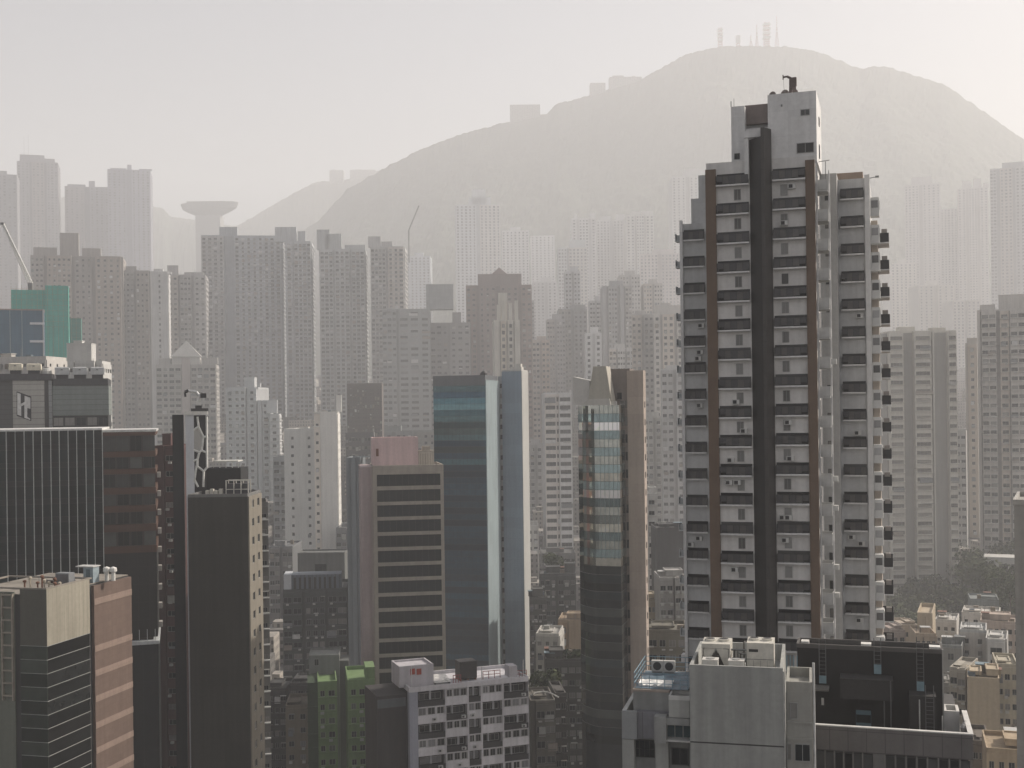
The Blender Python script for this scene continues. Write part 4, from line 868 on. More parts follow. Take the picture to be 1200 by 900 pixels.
# beige ribbon-window office
def beige_office():
    D = 280; b = Bld('office_tower', 'beige office tower with wide dark ribbon windows and a pink roof house', 'office tower', 438, 521, 545, D, 9, 18, 660, 0)
    y0 = 16; mat = wall((.36, .325, .28), .35, .8, (1.6, 1.1, .02), .9); pink = wall((.40, .33, .325), .4); b.mat = pink
    H = b.h; m = b.body; m.box(0, b.w, 0, y0, 0, H - .5, 0); m.parapet(0, b.w, 0, y0, H - .497, H, .3)
    F = Face('F', b); ua, ub = b.f(442.5, 640)[0], b.f(517, 640)[0]; rows = []; py = 555.5
    ys = [555.5, 573.7, 591.3, 609, 626.8, 644.5, 662.3]
    while ys[-1] < 900: ys.append(ys[-1] + 17.75)
    for y in ys: z = b.f(480, y)[1]; rows.append((z - 2.75, z))
    b.facade(m, F, 0, b.w, 0, H, [(ua, ub)], rows, .35)
    b.part(m, 'facade', mat)
    gl2 = glass((.014, .018, .02), (.03, .035, .035), .2, .15)
    for a, z in rows: put('window', window_mesh(ub - ua, z - a, 9, 0, FRAME_DK, gl2, .05), b.root, F.pt((ua + ub) / 2, .05, a))
    # pinkish flank
    yl = 9.0
    m = MB(); z = b.f(430, 545)[1]; kx = ray(422, 640)[0]; t = (kx * b.A.y - b.A.x) / (-math.sin(R(9)) - kx * math.cos(R(9)))
    m.box(-2.8, -.004, .8, y0 - .5, 0, H - .3); b.part(m, 'pink_flank', pink)
    m = MB(); m.box(-.5, -.01, .25, .79, 0, H - .2); b.part(m, 'edge_strip', wall((.42, .36, .34), .3))
    ua, z1 = b.f(436, 515, 3); ub, _ = b.f(490, 515, 3)
    m = MB(); m.box(ua, ub, 3, 11, H - .5, z1); m.parapet(ua, ub, 3, 11, z1 + .003, z1 + .4, .3); b.part(m, 'pink_roof_house', wall((.62, .47, .46), .4))
    m = MB(); m.box(ua + .9, ua + 1.5, 2.85, 2.99, z1 - 4, z1 - 2.2); b.part(m, 'door', RUST)
    m = MB(); u1 = b.f(491, 525, 2)[0]; u2 = b.f(509, 525, 2)[0]; zz = b.f(500, 528, 2)[1]; m.box(u1, u2, 3.5, 7, H - .5, zz); m.box(u1 + 1, u2 - .8, 4, 6, zz + .002, zz + 1); b.part(m, 'tank_room', wall((.38, .35, .3), .5))
    m = MB(); z = b.f(500, 531, 1)[1]
    for i in range(6): m.tube((u1 + i * .6, 2.2, H - .5), (u1 + i * .6, 2.2, z), .06, 5)
    m.tube((u1, 2.2, z), (u1 + 3, 2.2, z), .06, 5); b.part(m, 'pipe_row', plain((.5, .46, .4), .6))
beige_office()
# blue glass tower and its blue grey slab
def blue_glass():
    D = 330; b = Bld('office_tower', 'dark blue glass office tower with faint pale floor bands', 'office tower', 509.5, 570.5, 440, D, -13, 16, 600, 0)
    H = b.h; m = MB(); m.box(0, b.w, .2, 15.8, 0, H - .2); b.part(m, 'core', wall((.05, .055, .06), .3))
    zt = b.f(540, 452)[1]; m = MB(); m.box(-.02, b.w + .02, -.05, 16, zt, H); b.part(m, 'top_band', wall((.13, .14, .15), .3, .4))
    z = zt; k = 0; rnd = random.Random(4)
    gA = glass((.06, .15, .185), (.09, .17, .19), .3, .08, metal=.55, wav=.5); gB = glass((.10, .20, .225), (.13, .22, .23), .4, .1, metal=.6, wav=.5); gC = glass((.03, .075, .115), (.045, .085, .12), .3, .1, metal=.5, wav=.5)
    while z > 3 and k < 48:
        h = 1.9; g = (gB if k in (3, 5, 7, 8, 10) else gA if k < 14 and k % 2 == 0 else gC)
        n = 14
        m = MB()
        for j in range(n): m.box(b.w * j / n + .03, b.w * (j + 1) / n - .03, 0, .19, z - h + .05, z - .05)
        b.part(m, 'glass_band', g); z -= h; k += 1
    m = MB(); m.box(0, b.w, 0, .19, 0, z); b.part(m, 'lower_glass', gC)
    # flank panel painted paler to imitate sun on it, and grey slabs
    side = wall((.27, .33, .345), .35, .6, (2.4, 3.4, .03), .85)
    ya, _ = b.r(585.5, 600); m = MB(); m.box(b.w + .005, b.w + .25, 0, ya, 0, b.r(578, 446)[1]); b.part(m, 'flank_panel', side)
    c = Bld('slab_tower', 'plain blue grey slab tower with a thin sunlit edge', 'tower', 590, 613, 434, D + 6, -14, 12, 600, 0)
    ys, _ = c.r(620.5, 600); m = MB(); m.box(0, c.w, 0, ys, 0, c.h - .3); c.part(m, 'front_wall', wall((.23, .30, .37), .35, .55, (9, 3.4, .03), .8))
    m = MB(); m.box(c.w + .004, c.w + .15, .01, ys, 0, c.h - .2); c.part(m, 'painted_sun_edge', wall((.40, .40, .38), .3))  # sunlight on the edge painted as a paler colour
    m = MB(); m.parapet(.2, c.w, .0, ys, c.h - .297, c.h + .2, .25); c.part(m, 'parapet', wall((.45, .45, .43), .3))
    u0, z0 = c.f(598, 430, 2); u1, _ = c.f(611, 430, 2); m = MB(); m.box(u0, u1, 2, 5, c.h - .3, z0); m.box(u0 + 1.7, u1 - .3, 2.3, 4.5, z0 + .003, z0 + 1.0); c.part(m, 'roof_room', wall((.55, .54, .5), .4))
    d = Bld('slab_tower', 'recessed pale strip with a column of windows between blue glass and slab', 'tower', 585.5, 591, 441, D + 9, -13, 10, 600, 0)
    m = MB(); m.box(0, d.w, 0, 8, 0, d.h); d.part(m, 'strip_wall', wall((.33, .36, .37), .4)); F = Face('F', d)
    for i in range(30): d.win(F, d.w * .6, d.h - 4 - i * 3.4, .8, 1.6, 0)
    d.windows()
    o = thing_at(b, 'roof_dome', 'small dark dome on the roof corner of the blue glass tower', 'dome', b.f(567, 440, 3)[0], 3, H)
    m = MB(); m.lathe((0, 0, 0), [(1.2, 0), (1.1, .7), (.7, 1.2), (.2, 1.4)], 12); m.build('dome', BLACK, o); m = MB(); m.lathe((0, 0, 1.401), [(.2, 0), (.12, .5)], 8); m.build('finial', METAL, o)
blue_glass()
# dark block and roofs under the white towers
def dark_block():
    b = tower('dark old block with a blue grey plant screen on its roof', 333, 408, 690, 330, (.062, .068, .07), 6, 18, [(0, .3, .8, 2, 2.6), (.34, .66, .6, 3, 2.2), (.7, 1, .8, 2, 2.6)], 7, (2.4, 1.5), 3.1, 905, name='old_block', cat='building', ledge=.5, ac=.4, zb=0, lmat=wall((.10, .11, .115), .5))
    m = MB(); ua, zt = b.f(333, 674, 1); ub, _ = b.f(400, 674, 1); m.box(ua, ub, .5, 8, b.h - .9, zt); m.box(ua - .1, ua + 2.2, .3, 8.2, b.h - .9, zt + .25, 1)
    b.part(m, 'plant_screen', [wall((.13, .155, .185), .5, .6, (1.2, 20, .1), .5), wall((.52, .54, .56), .3)])
    for i in range(9):
        m = MB(); u = ua + 3 + i * 1.55; m.box(u, u + .7, .3, .49, b.h - .6, zt - .8); b.part(m, 'louver_window', BLACK)
    c = Bld('roof_house', 'flat grey roof house with one dark opening in front of the white towers', 'building', 349, 404, 648, 352, 0, 10, 660, 40)
    m = c.body; F = Face('F', c); u0, z1 = c.f(369, 661); u1, z0 = c.f(383, 674); c.facade(m, F, 0, c.w, 0, c.h, [(u0, u1)], [(z0, z1)], .3); m.box(0, c.w, 0, 10, 0, c.h - .3); m.parapet(.0, c.w, .001, 10, c.h - .297, c.h + .2, .25)
    c.part(m, 'facade', wall((.15, .155, .15), .5)); put('window', window_mesh(u1 - u0, z1 - z0, 2, 0, FRAME_DK), c.root, F.pt((u0 + u1) / 2, .05, z0))
dark_block()
# ------------------------------------------------------------------ the tall balcony tower
def balcony_tower():
    D = 125.2; b = Bld('apartment_tower', 'tall white apartment tower with brown edge strips, a dark spine and stacked balconies', 'apartment tower', 831, 958.5, 197, D, -18, 14, 480, 0)
    W = b.w
    white = wall((.70, .685, .66), .35, .8, (4.2, 3.03, .02), .85); white2 = wall((.74, .735, .72), .3, .7, (2.2, 2.6, .02), .88); grey = wall((.60, .605, .60), .4, .8, (4.2, 3.03, .02), .85)
    brown = wall((.16, .112, .08), .35, .8); dark = wall((.026, .024, .024), .35, .5, (1.4, 1.1, .02), .75); dark_lit = wall((.062, .057, .054), .35, .5, (1.4, 1.1, .02), .75)
    ledge = wall((.7, .69, .68), .35); railm = plain((.03, .03, .033), .45, .2, .4); FL = 3.02
    off = 10.5
    xL, xR = b.f(800, 480, off)[0], b.f(1022, 480, off)[0]
    H0 = b.f(845, 196)[1]; HL = b.f(812, 262, off)[1]; HR = b.f(1000, 216, off)[1]
    # bodies
    m = MB(); m.box(0, W, 0, 24, 0, H0); m.parapet(0, W, 0, 24, H0 + .003, H0 + .5, .25); b.part(m, 'core_wall', white)
    m = MB(); m.box(xL, -.004, off, 23, 0, HL); m.box(xL + 1.2, -.005, off + .4, 22.5, HL + .003, HL + 2.9); m.box(xL + 2.0, -.006, off + .8, 22, HL + 2.905, HL + 5.6); b.part(m, 'side_wing', grey)
    xr0 = b.f(985, 480, off)[0]
    m = MB(); m.box(W + .004, xr0, off - 2.5, 23, 0, HR + .9); b.part(m, 'recess_wall', wall((.42, .42, .41), .5)); m = MB(); m.box(xr0 + .003, xR, off, 23.5, 0, HR); m.parapet(xr0 + .003, xR, off, 23.5, HR + .003, HR + .6, .25); b.part(m, 'side_wing', grey)  # recess wall painted darker than the wings to imitate shade there
    xp = b.f(1016.5, 480, off)[0]; m = MB(); m.box(xp, xR + .05, off - .35, off - .004, 0, HR + .9); b.part(m, 'pilaster', white2)
    xq = b.f(799, 480, off)[0]; m = MB(); m.box(xL - .05, b.f(803, 480, off)[0], off - .3, off - .004, 0, HL + .4); b.part(m, 'pilaster', white2)
    # brown strips and dark spine
    for pa, pb, py in ((831, 842.5, 199), (948, 958.5, 187.5)):
        ua, ub = b.f(pa, 480)[0], b.f(pb, 480)[0]; z = b.f((pa + pb) / 2, py)[1]
        m = MB(); m.box(ua - .05, ub, -.28, -.004, 0, z); b.part(m, 'brown_strip', brown)
    ua, um, ub = b.f(882, 480)[0], b.f(897, 480)[0], b.f(908, 480)[0]
    zs = b.f(902, 152)[1]; zm = b.f(889, 163)[1]
    m = MB(); m.prism([(ua, -.004), (um, -1.3), (um, -.004)], 0, zm); b.part(m, 'dark_spine', dark)
    m = MB(); m.prism([(um + .003, -.004), (um + .003, -1.3), (um + .35, -1.35), (ub, -.25), (ub, -.004)], 0, zs); b.part(m, 'spine_return', dark_lit)  # same spine painted lighter where this face turns towards the light
    m = MB(); z1, z2 = b.f(880, 150)[1], b.f(889, 162)[1]; m.box(ua - .45, um, -.6, -.003, z2 + .02, b.f(889, 154)[1]); m.box(ua - .45, ua - .02, -.5, -.003, H0 - 1.5, z2); b.part(m, 'spine_cap', white2)
    # penthouse
    def ph(px0, px1, py0, offy, dep, mat, nm, zb=None):
        u0, u1 = b.f(px0, 160, offy)[0], b.f(px1, 160, offy)[0]; z = b.f((px0 + px1) / 2, py0, offy)[1]
        m = MB(); m.box(u0, u1, offy, offy + dep, zb or H0, z); b.part(m, nm, mat); return u0, u1, z
    a0, a1, az = ph(900, 957, 108.5, .35, 8, white2, 'penthouse')
    c0, c1, cz = ph(857, 873, 124.5, 1.4, 7, white2, 'penthouse_wing')
    ph(873, 900, 150, 2.0, 6, white2, 'penthouse_link'); ph(873.2, 900, 143, 3.2, 4.5, wall((.5, .5, .5), .3), 'roof_room')
    ph(873.4, 899.8, 122.5, 2.6, 4.5, wall((.24, .2, .185), .3), 'brown_panel', b.f(886, 145, 2.6)[1])
    u0 = b.f(873.5, 175, 1.9)[0]; m = MB(); m.box(u0, u0 + .35, 1.85, 1.995, b.f(874, 195, 1.9)[1], b.f(874, 155, 1.9)[1]); b.part(m, 'slot', dark)
    FP = Face('F', b, -.35)
    for px0, px1, py0, py1 in ((938, 949, 128.5, 135), (933.5, 954, 168, 178.5), (915, 917, 122.5, 125)):
        u0, z1 = b.f(px0, py0, .35); u1, z0 = b.f(px1, py1, .35); put('window', window_mesh(u1 - u0, z1 - z0, 1 if u1 - u0 > .5 else 0, 0, FRAME, glass((.06, .06, .06), (.1, .1, .1), .2, .3)), b.root, FP.pt((u0 + u1) / 2, .0, z0))
    u0, z1 = b.f(860.5, 180, 1.4); u1, z0 = b.f(867, 186.5, 1.4); put('window', window_mesh(u1 - u0, z1 - z0, 1, 0, FRAME_DK), b.root, ((u0 + u1) / 2, 1.4, z0))
    for zz, hh in ((az - 2.8, .9), (az - 6.2, 1.4)): put('window', window_mesh(.8, hh, 0, 0, FRAME_DK), b.root, (a1, 4.2, zz), R(90))
    m = MB(); m.box(c0 - .03, c0 + .06, 1.4, 1.5, cz, cz + .6); m.tube((c0 + .3, 1.6, cz), (c0 + .3, 1.6, cz + .9), .03, 4); b.part(m, 'lightning_rod', METAL)
    # rooftop dishes and davit
    for i, px in enumerate((905.5, 920, 930.5)):
        u, _ = b.f(px, 108, 3); m = MB(); r = (.38, .45, .45)[i]
        m.tube((u, 3, az), (u, 3, az + .5), .06, 6)
        cpt = Vector((u, 3, az + .55)); n = 12; ring = []; 
        for k in range(n): t = 2 * math.pi * k / n; ring.append((u + r * math.cos(t), 2.75 - .12 * math.cos(t), az + .55 + r * math.sin(t)))
        for k in range(n): m.face([(u, 3.05, az + .55), ring[k], ring[(k + 1) % n]]); m.face([(u, 3.08, az + .55), ring[(k + 1) % n], ring[k]])
        b.part(m, 'satellite_dish', plain((.22, .19, .18), .6))
    o = thing_at(b, 'roof_davit', 'rust brown davit crane with a hanging line on the white penthouse roof', 'crane', b.f(926.5, 106, 2)[0], 2, az)
    k = D / FOC
    m = MB(); m.tube((0, 0, 0), (.05, 0, 1.9), .2, 8, 0, .16); m.box(-.12, .55, -.3, .3, .85, 1.75); m.box(.2, .62, -.25, .25, 1.1, 1.95); m.build('post', plain((.10, .075, .07), .7), o)
    m = MB(); m.tube((.15, 0, 1.85), (-.35, 0, 2.15), .13, 6); m.tube((-.3, 0, 2.15), (-.75, 0, 2.1), .1, 6); m.tube((-.75, 0, 1.85), (-.75, 0, 2.35), .06, 6); m.build('arm', plain((.10, .075, .07), .7), o)
    m = MB(); m.tube((-.72, 0, 1.85), (-.62, 0, .1), .018, 4); m.build('line', METAL, o)
    # floors: balconies with railings, small windows
    zt0 = b.f(862, 205)[1]; wm = window_mesh(.72, 1.15, 1, 0, FRAME, glass((.16, .16, .155), (.3, .3, .29), .4, .3), .05); ws = window_mesh(.66, 1.05, 0, 0, FRAME_DK, glass((.05, .05, .05), (.2, .2, .2), .3), .07)
    def balc_mesh(w, dep=.75, h=.93):
        sl = MB(); sl.box(-w / 2 - .03, w / 2 + .03, -dep - .05, 0, -.16, 0)
        rl = MB(); n = max(3, int(w / .55)); rnd = random.Random(int(w * 100))
        rl.box(-w / 2, w / 2, -dep - .02, -dep + .03, h - .06, h)
        for i in range(n + 1):
            x = -w / 2 + w * i / n; rl.box(x - .02, x + .02, -dep - .015, -dep + .02, 0, h - .06)
        for i in range(n):
            x0, x1 = -w / 2 + w * i / n, -w / 2 + w * (i + 1) / n; zz = rnd.choice((.05, .05, .3, .1))
            rl.box(x0 + .025, x1 - .025, -dep + .0, -dep + .012, zz, h - .065, 1 + i % 2)
        rl.box(-w / 2, -w / 2 + .03, -dep + .031, 0, 0, h, 1); rl.box(w / 2 - .03, w / 2, -dep + .031, 0, 0, h, 1)
        dk = MB(); dk.box(-w / 2, w / 2, -.02, .0, .0, h + .25)
        return sl.mesh('balcony', [ledge]), rl.mesh('railing', [railm, plain((.05, .05, .053), .35), plain((.075, .072, .07), .3)]), dk.mesh('balcony_door', [glass((.012, .012, .013), (.08, .08, .08), .3, .2)])
    cols = []
    for pa, pb, py in ((842.8, 881.5, 204.6), (908.5, 947.8, 198)):
        u0, u1 = b.f(pa, 480)[0], b.f(pb, 480)[0]; cols.append(('c', (u0 + u1) / 2, u1 - u0 - .12, 0, b.f((pa + pb) / 2, py + 1.5)[1], pa))
    u0, u1 = b.f(804, 480, off)[0], b.f(828, 480, off)[0]; cols.append(('w', (u0 + u1) / 2, u1 - u0, off, b.f(816, 271.5, off)[1], 0))
    u0, u1 = b.f(988, 480, off)[0], b.f(1015, 480, off)[0]; cols.append(('w', (u0 + u1) / 2, u1 - u0, off, b.f(1001, 223, off)[1], 1))
    stuffm = [MB(), MB()]
    cnt = 0
    for kind, uc, wd, oy, zt, pa in cols:
        s, r_, dmesh = balc_mesh(wd, .55 if kind == 'c' else .5, .93)
        z = zt - .93; i = 0
        while z > 6:
            vis = z > b.f(860, 775, oy)[1]
            if vis and cnt < 96:
                bo = put('balcony', s, b.root, (uc, oy, z)); put('railing', r_, bo); put('balcony_door', dmesh, bo); cnt += 1
                if kind == 'c':
                    ux = b.f(867.5 if pa < 900 else 922, 480)[0]; put('window', ws if (pa > 900 and i == 3) else wm, b.root, (ux, 0, z - 1.62))
            else:
                stuffm[0].box(uc - wd / 2, uc + wd / 2, oy - .6, oy - .001, z - .16, z); stuffm[1].box(uc - wd / 2, uc + wd / 2, oy - .55, oy - .5, z + .001, z + .93)
            z -= FL; i += 1
    o = b.part(stuffm[0], 'balcony', ledge); o['kind'] = 'stuff'; o = b.part(stuffm[1], 'railing', railm); o['kind'] = 'stuff'
    # flank of the core: stacked white service balconies lit by the sun
    zt = b.r(966, 200)[1] if False else H0 - .3
    sm = MB(); sm.box(1.17, 1.25, -.0, 2.9, 0, 1.0); sm.box(0, 1.169, 0, .08, 0, 1.0); sm.box(0, 1.169, 2.82, 2.9, 0, 1.0); sm.box(.0, 1.22, .05, 2.85, -.2, -.002)
    sb = sm.mesh('service_balcony', [wall((.55, .55, .53), .5)])
    pm = MB(); pm.box(0, .08, .2, 2.7, 1.0, 2.6); pm.box(.08, .12, .2, .28, 1.0, 2.6, 1); pm.box(.08, .12, 1.4, 1.48, 1.0, 2.6, 1); pm.box(.08, .12, .2, 2.7, 1.75, 1.82, 1)
    pw = pm.mesh('window', [glass((.05, .055, .055), (.3, .3, .3), .5, .2), FRAME])
    am = MB(); am.box(1.25, 1.8, .4, 1.2, .25, .8); acm = am.mesh('air_conditioner', [plain((.5, .5, .48), .6)])
    rnd = random.Random(5); z = zt - 2.6; n = 0; stf = MB()
    while z > 6:
        if z > b.r(966, 770)[1] and n < 24:
            bo = put('service_balcony', sb, b.root, (W + .004, .6, z)); put('window', pw, bo)
            if rnd.random() < .5: put('air_conditioner', acm, bo, (0, rnd.uniform(0, 1.2), 0))
        else: stf.box(W + .004, W + 1.25, .6, 3.5, z, z + 1)
        z -= FL; n += 1
    m = MB(); m.box(W + 1.1, W + 1.28, 3.52, 3.75, 0, H0 - .8); b.part(m, 'edge_post', ledge)
    m = MB(); m.tube((W + .12, .25, 0), (W + .12, .25, H0), .09, 6); m.tube((W + 1.33, .55, 0), (W + 1.33, .55, H0 - 1), .05, 6); b.part(m, 'drain_pipe', plain((.5, .5, .5), .5))
    # flank of the wing: white bays and dark balconies in profile
    z = HR - 1.5; n = 0
    bayM = MB(); bayM.box(0, .95, 0, 1.6, 0, 1.9); bayM.box(.02, .9, .05, 1.55, 1.9, 2.05); bay = bayM.mesh('bay', [wall((.68, .68, .66), .4)])
    bw = MB(); bw.box(.12, .8, -.03, -.002, .9, 1.7); bw.box(.952, .97, .2, 1.4, .8, 1.7); bwm = bw.mesh('window', [glass((.1, .1, .1), (.4, .4, .4), .5, .15)])
    dbM = MB(); dbM.box(0, 1.9, 0, 4.2, -.14, 0); dbm = dbM.mesh('balcony', [ledge])
    drM = MB()
    drM.box(1.84, 1.89, 0, 4.2, .0, 1.02); drM.box(.0, 1.838, -.0, .04, 0, 1.02); drM.box(.0, 1.838, 4.16, 4.2, 0, 1.02); drM.box(1.1, 1.7, .3, .9, .01, 1.5, 1); drm = drM.mesh('railing', [railm, plain((.3, .28, .26), .6)])
    while z > 6:
        if z > b.f(1030, 775, off)[1] and n < 22:
            bo = put('bay', bay, b.root, (xR + .055, off + 1.2, z - 1.9)); put('window', bwm, bo)
            if n > 0: bo = put('balcony', dbm, b.root, (xR + .055, off + 3.6, z - 1.5)); put('railing', drm, bo)
        else:
            stf.box(xR + .055, xR + 1.15, off + 1.2, off + 2.8, z - 1.9, z); stf.box(xR + .055, xR + 2.3, off + 6.4, off + 10.6, z - 1.5, z - .5)
        z -= FL; n += 1
    m = MB(); m.box(xR + .056, xR + .75, off + 3.4, off + 9.5, 0, HR - 3.6); b.part(m, 'flank_wall', wall((.50, .44, .38), .4))
    rnd = random.Random(17); ac2M = MB(); ac2M.box(-.38, .38, -.42, 0, 0, .5); ac2M.box(-.28, .1, -.44, -.421, .07, .43, 1); ac2 = ac2M.mesh('air_conditioner', [plain((.5, .5, .48), .6), BLACK])
    for i in range(26):
        kind, uc, wd, oy, zt, pa = cols[i % 4]; k = rnd.randrange(0, 17); put('air_conditioner', ac2, b.root, (uc + rnd.uniform(-.36, .36) * wd, oy, zt - .93 - k * FL - rnd.choice((1.0, 1.7))))
    # boxes on the far left flank seen in profile
    lbM = MB(); lbM.box(-.62, 0, 0, 1.3, 0, .15); lbM.box(-.62, -.55, 0, 1.3, .15, .9); lbM.box(-.5, -.1, .3, 1.0, .16, .75); lb = lbM.mesh('service_ledge', [wall((.5, .52, .52), .5)])
    z = HL - 1.9; n = 0
    while z > 6:
        if z > b.f(800, 775, off)[1] and n < 20: put('service_ledge', lb, b.root, (xL - .055, off + .3, z))
        else: stf.box(xL - .6, xL - .055, off + .3, off + 1.6, z, z + .9)
        z -= FL; n += 1
    # small white boxes in the slot between wing and core
    sxM = MB(); sxM.box(-.75, 0, 0, 1.6, 0, .95); sxM.box(-.7, -.02, .1, 1.5, -.15, -.002); sx = sxM.mesh('service_ledge', [wall((.5, .52, .52), .5)])
    z = b.f(828, 225, off)[1]; n = 0
    while z > 6:
        if z > b.f(800, 775, off)[1] and n < 20: put('service_ledge', sx, b.root, (-.004, off - 2.4, z))
        z -= FL; n += 1
    o = b.part(stf, 'service_balcony', ledge); o['kind'] = 'stuff'
    # recess details between core flank and wing
    z = HR - 2; m2 = window_mesh(.55, 1.2, 0, 0, FRAME_DK)
    for i in range(18):
        put('window', m2, b.root, ((W + xr0) / 2 - .1, off - 2.5, z)); z -= FL
    ua, z1 = b.f(978, 203.5, off + 4); ub, _ = b.f(1011, 203.5, off + 4); m = MB(); m.box(ua, ub, off + 4, off + 9, HR + .003, z1); b.part(m, 'brown_tank', wall((.30, .23, .18), .4))
    m = MB(); u, z1 = b.f(1022, 209, off + 2); m.tube((xR - .3, off + 2, HR), (xR - .3, off + 2, z1), .05, 5); m.tube((xR - 1.2, off + 2, z1 - .1), (xR + .8, off + 2, z1 + .15), .05, 5); m.box(xR + .6, xR + 1.0, off + 1.9, off + 2.1, z1 + .05, z1 + .25); b.part(m, 'roof_arm', METAL)
    m = MB(); u, z1 = b.f(966, 190, 3); m.tube((W + .9, 3, H0 - 2), (W + .9, 3, H0 + .4), .04, 5); m.tube((W - .4, 3, H0 + .35), (W + 1.3, 3, H0 + .5), .04, 5); b.part(m, 'roof_arm', METAL)
balcony_tower()
# ------------------------------------------------------------------ mirrored tower with slanted roof, and the white banded one behind it
tower('white tower with two columns of dark windows behind the mirrored one', 640, 672, 460, 430, (.60, .60, .59), 3, 14, [(0, .42, .8, 1, 4.0), (.42, .52, .2, 1, .7), (.52, .97, .8, 1, 4.6)], 3, (4.6, 1.45), 2.9, 760, nm=2, top=1.2, grime=.35, gl=glass((.03, .033, .035), (.12, .12, .12), .3), zb=10)
def mirrored():
    D = 230; b = Bld('mirror_tower', 'mirrored glass tower with curved corner and slanted beige roof slabs', 'office tower', 673, 727, 475, D, -16, 16, 600, 0)
    W, H = b.w, b.h; u1 = b.f(681, 560)[0]; u2 = b.f(701, 560)[0]
    mA = glass((.86, .9, .83), (.97, .96, .85), .5, .04, metal=1.0, wav=.2); mB = glass((.30, .39, .40), (.5, .55, .52), .3, .05, metal=.9, wav=.2)
    dark_refl_a = glass((.03, .04, .042), (.07, .08, .075), .3, .12, metal=.15, wav=.8); dark_refl_b = glass((.015, .018, .019), (.03, .035, .035), .2, .15, wav=.8)  # lower glass darkened to paint in a reflection of the dark city
    arc = [(u1 + (u2 - u1) * t, 2.2 * (1 - math.sin(math.pi / 2 * t)) + .05) for t in (0, .2, .4, .6, .8, 1)]
    ring = [(0, 4.2), (u1 - .2, 2.4)] + arc + [(W, 0.05), (W, 10), (0, 10)]
    def inset(r, d): return [(x + (d if x < .1 else (-d if x > W - .1 else 0)), min(y + d, 10 - d)) for x, y in r]
    m = MB(); m.prism(inset(ring, .15), 0, H - .3); b.part(m, 'core', wall((.06, .07, .07), .3))
    zsplit = b.f(700, 655)[1]; z = H; k = 0
    while z > 4 and k < 40:
        h = 1.62; up = z > zsplit
        m = MB(); g0, g1 = (mA, mB) if up else (dark_refl_a, dark_refl_b)
        m.prism(ring, z - h + .03, z - .03); b.part(m, 'glass_band', g0 if k % 2 == 0 else g1)
        if not up and k % 2 == 0: m = MB(); m.prism([(x, y - .08) for x, y in ring[:-2]] + ring[-2:], z - .03, z + .03); b.part(m, 'transom', plain((.10, .11, .11), .5))
        z -= h; k += 1
    m = MB(); m.prism(ring, 0, z); b.part(m, 'lower_glass', dark_refl_b)
    m = MB()
    for t in range(5): x = u2 + (W - u2) * (t + .5) / 5; m.box(x - .04, x + .04, -.02, .049, zsplit, H)
    b.part(m, 'mullion', plain((.2, .25, .25), .4))
    # ledge of bright clutter where the painted dark reflection begins
    # slanted roof: white wedge, beige leaning slab
    def slab(poly, y0, y1, nm, mat):
        m = MB(); n = len(poly); m.face([(u, y0, z) for u, z in poly]); m.face([(u, y1, z) for u, z in reversed(poly)])
        for p, q in zip(poly, poly[1:] + poly[:1]): m.face([(p[0], y0, p[1]), (p[0], y1, p[1]), (q[0], y1, q[1]), (q[0], y0, q[1])])
        b.part(m, nm, mat)
    P = lambda x, y, o: b.f(x, y, o)
    bei = wall((.42, .40, .345), .35); 
    slab([P(672, 474.5, 1.6), P(691, 474.5, 1.6), P(691, 446, 1.6), P(671.5, 441.5, 1.6)], 1.6, 6, 'white_wedge', wall((.55, .54, .51), .3))
    slab([P(689, 470, .4), P(716.5, 470, .4), P(710, 429, .4), P(695, 429.5, .4)], .4, 4.5, 'slanted_slab', bei)
    slab([P(680, 475, -.4), P(715.5, 474.5, -.4), P(714, 467, -.4), P(690, 467.5, -.4)], -.4, 5, 'roof_beam', wall((.5, .49, .45), .3))
    # brown slab behind / beside
    c = Bld('slab_tower', 'brown concrete slab tower with a recessed window column and a peach sunlit edge', 'tower', 724.5, 756, 436, D + 3, -17, 12, 620, 0)
    ur = c.f(737, 620)[0]; uw = c.f(733, 620)[0]; ys, _ = c.r(758.8, 620); tan = wall((.42, .355, .305), .4, .8, (9, 3.4, .03), .85); tan_shade = wall((.25, .215, .19), .4)
    m = MB(); m.box(0, ur - .004, .5, ys, 0, c.h - .2); c.part(m, 'recessed_wall', tan_shade)  # recess painted in a darkened copy of the front tan, as shade
    m = MB(); m.box(ur, c.w, 0, ys, 0, c.h + .3); c.part(m, 'front_wall', tan)
    m = MB(); u0, z0 = c.f(712, 470, .2); u9, zt = c.f(737, 432, .2); m.box(u0, ur + .5, .1, 5, z0, zt); c.part(m, 'dark_roof_house', wall((.19, .165, .15), .4))
    u0, z1 = c.f(723, 460, .1); u9, z0 = c.f(729, 468, .1); put('window', window_mesh(u9 - u0, z1 - z0, 0, 0, FRAME_DK), c.root, ((u0 + u9) / 2, .1, z0))
    wz = c.f(733, 478)[1]; wm = window_mesh(.9, 1.7, 0, 1, FRAME, GL); wx = window_mesh(.5, 1.7, 0, 0, FRAME_DK, GL); wr = window_mesh(.5, 1.2, 0, 0, FRAME_DK, GL); k = 0
    while wz > 3 and k < 30:
        put('window', wm, c.root, (c.f(730.5, 620)[0], .5, wz)); put('window', wx, c.root, (ur - .32, .5, wz)); put('window', wr, c.root, (c.w, ys * .5, wz), R(90))
        wz -= 3.42; k += 1
mirrored()
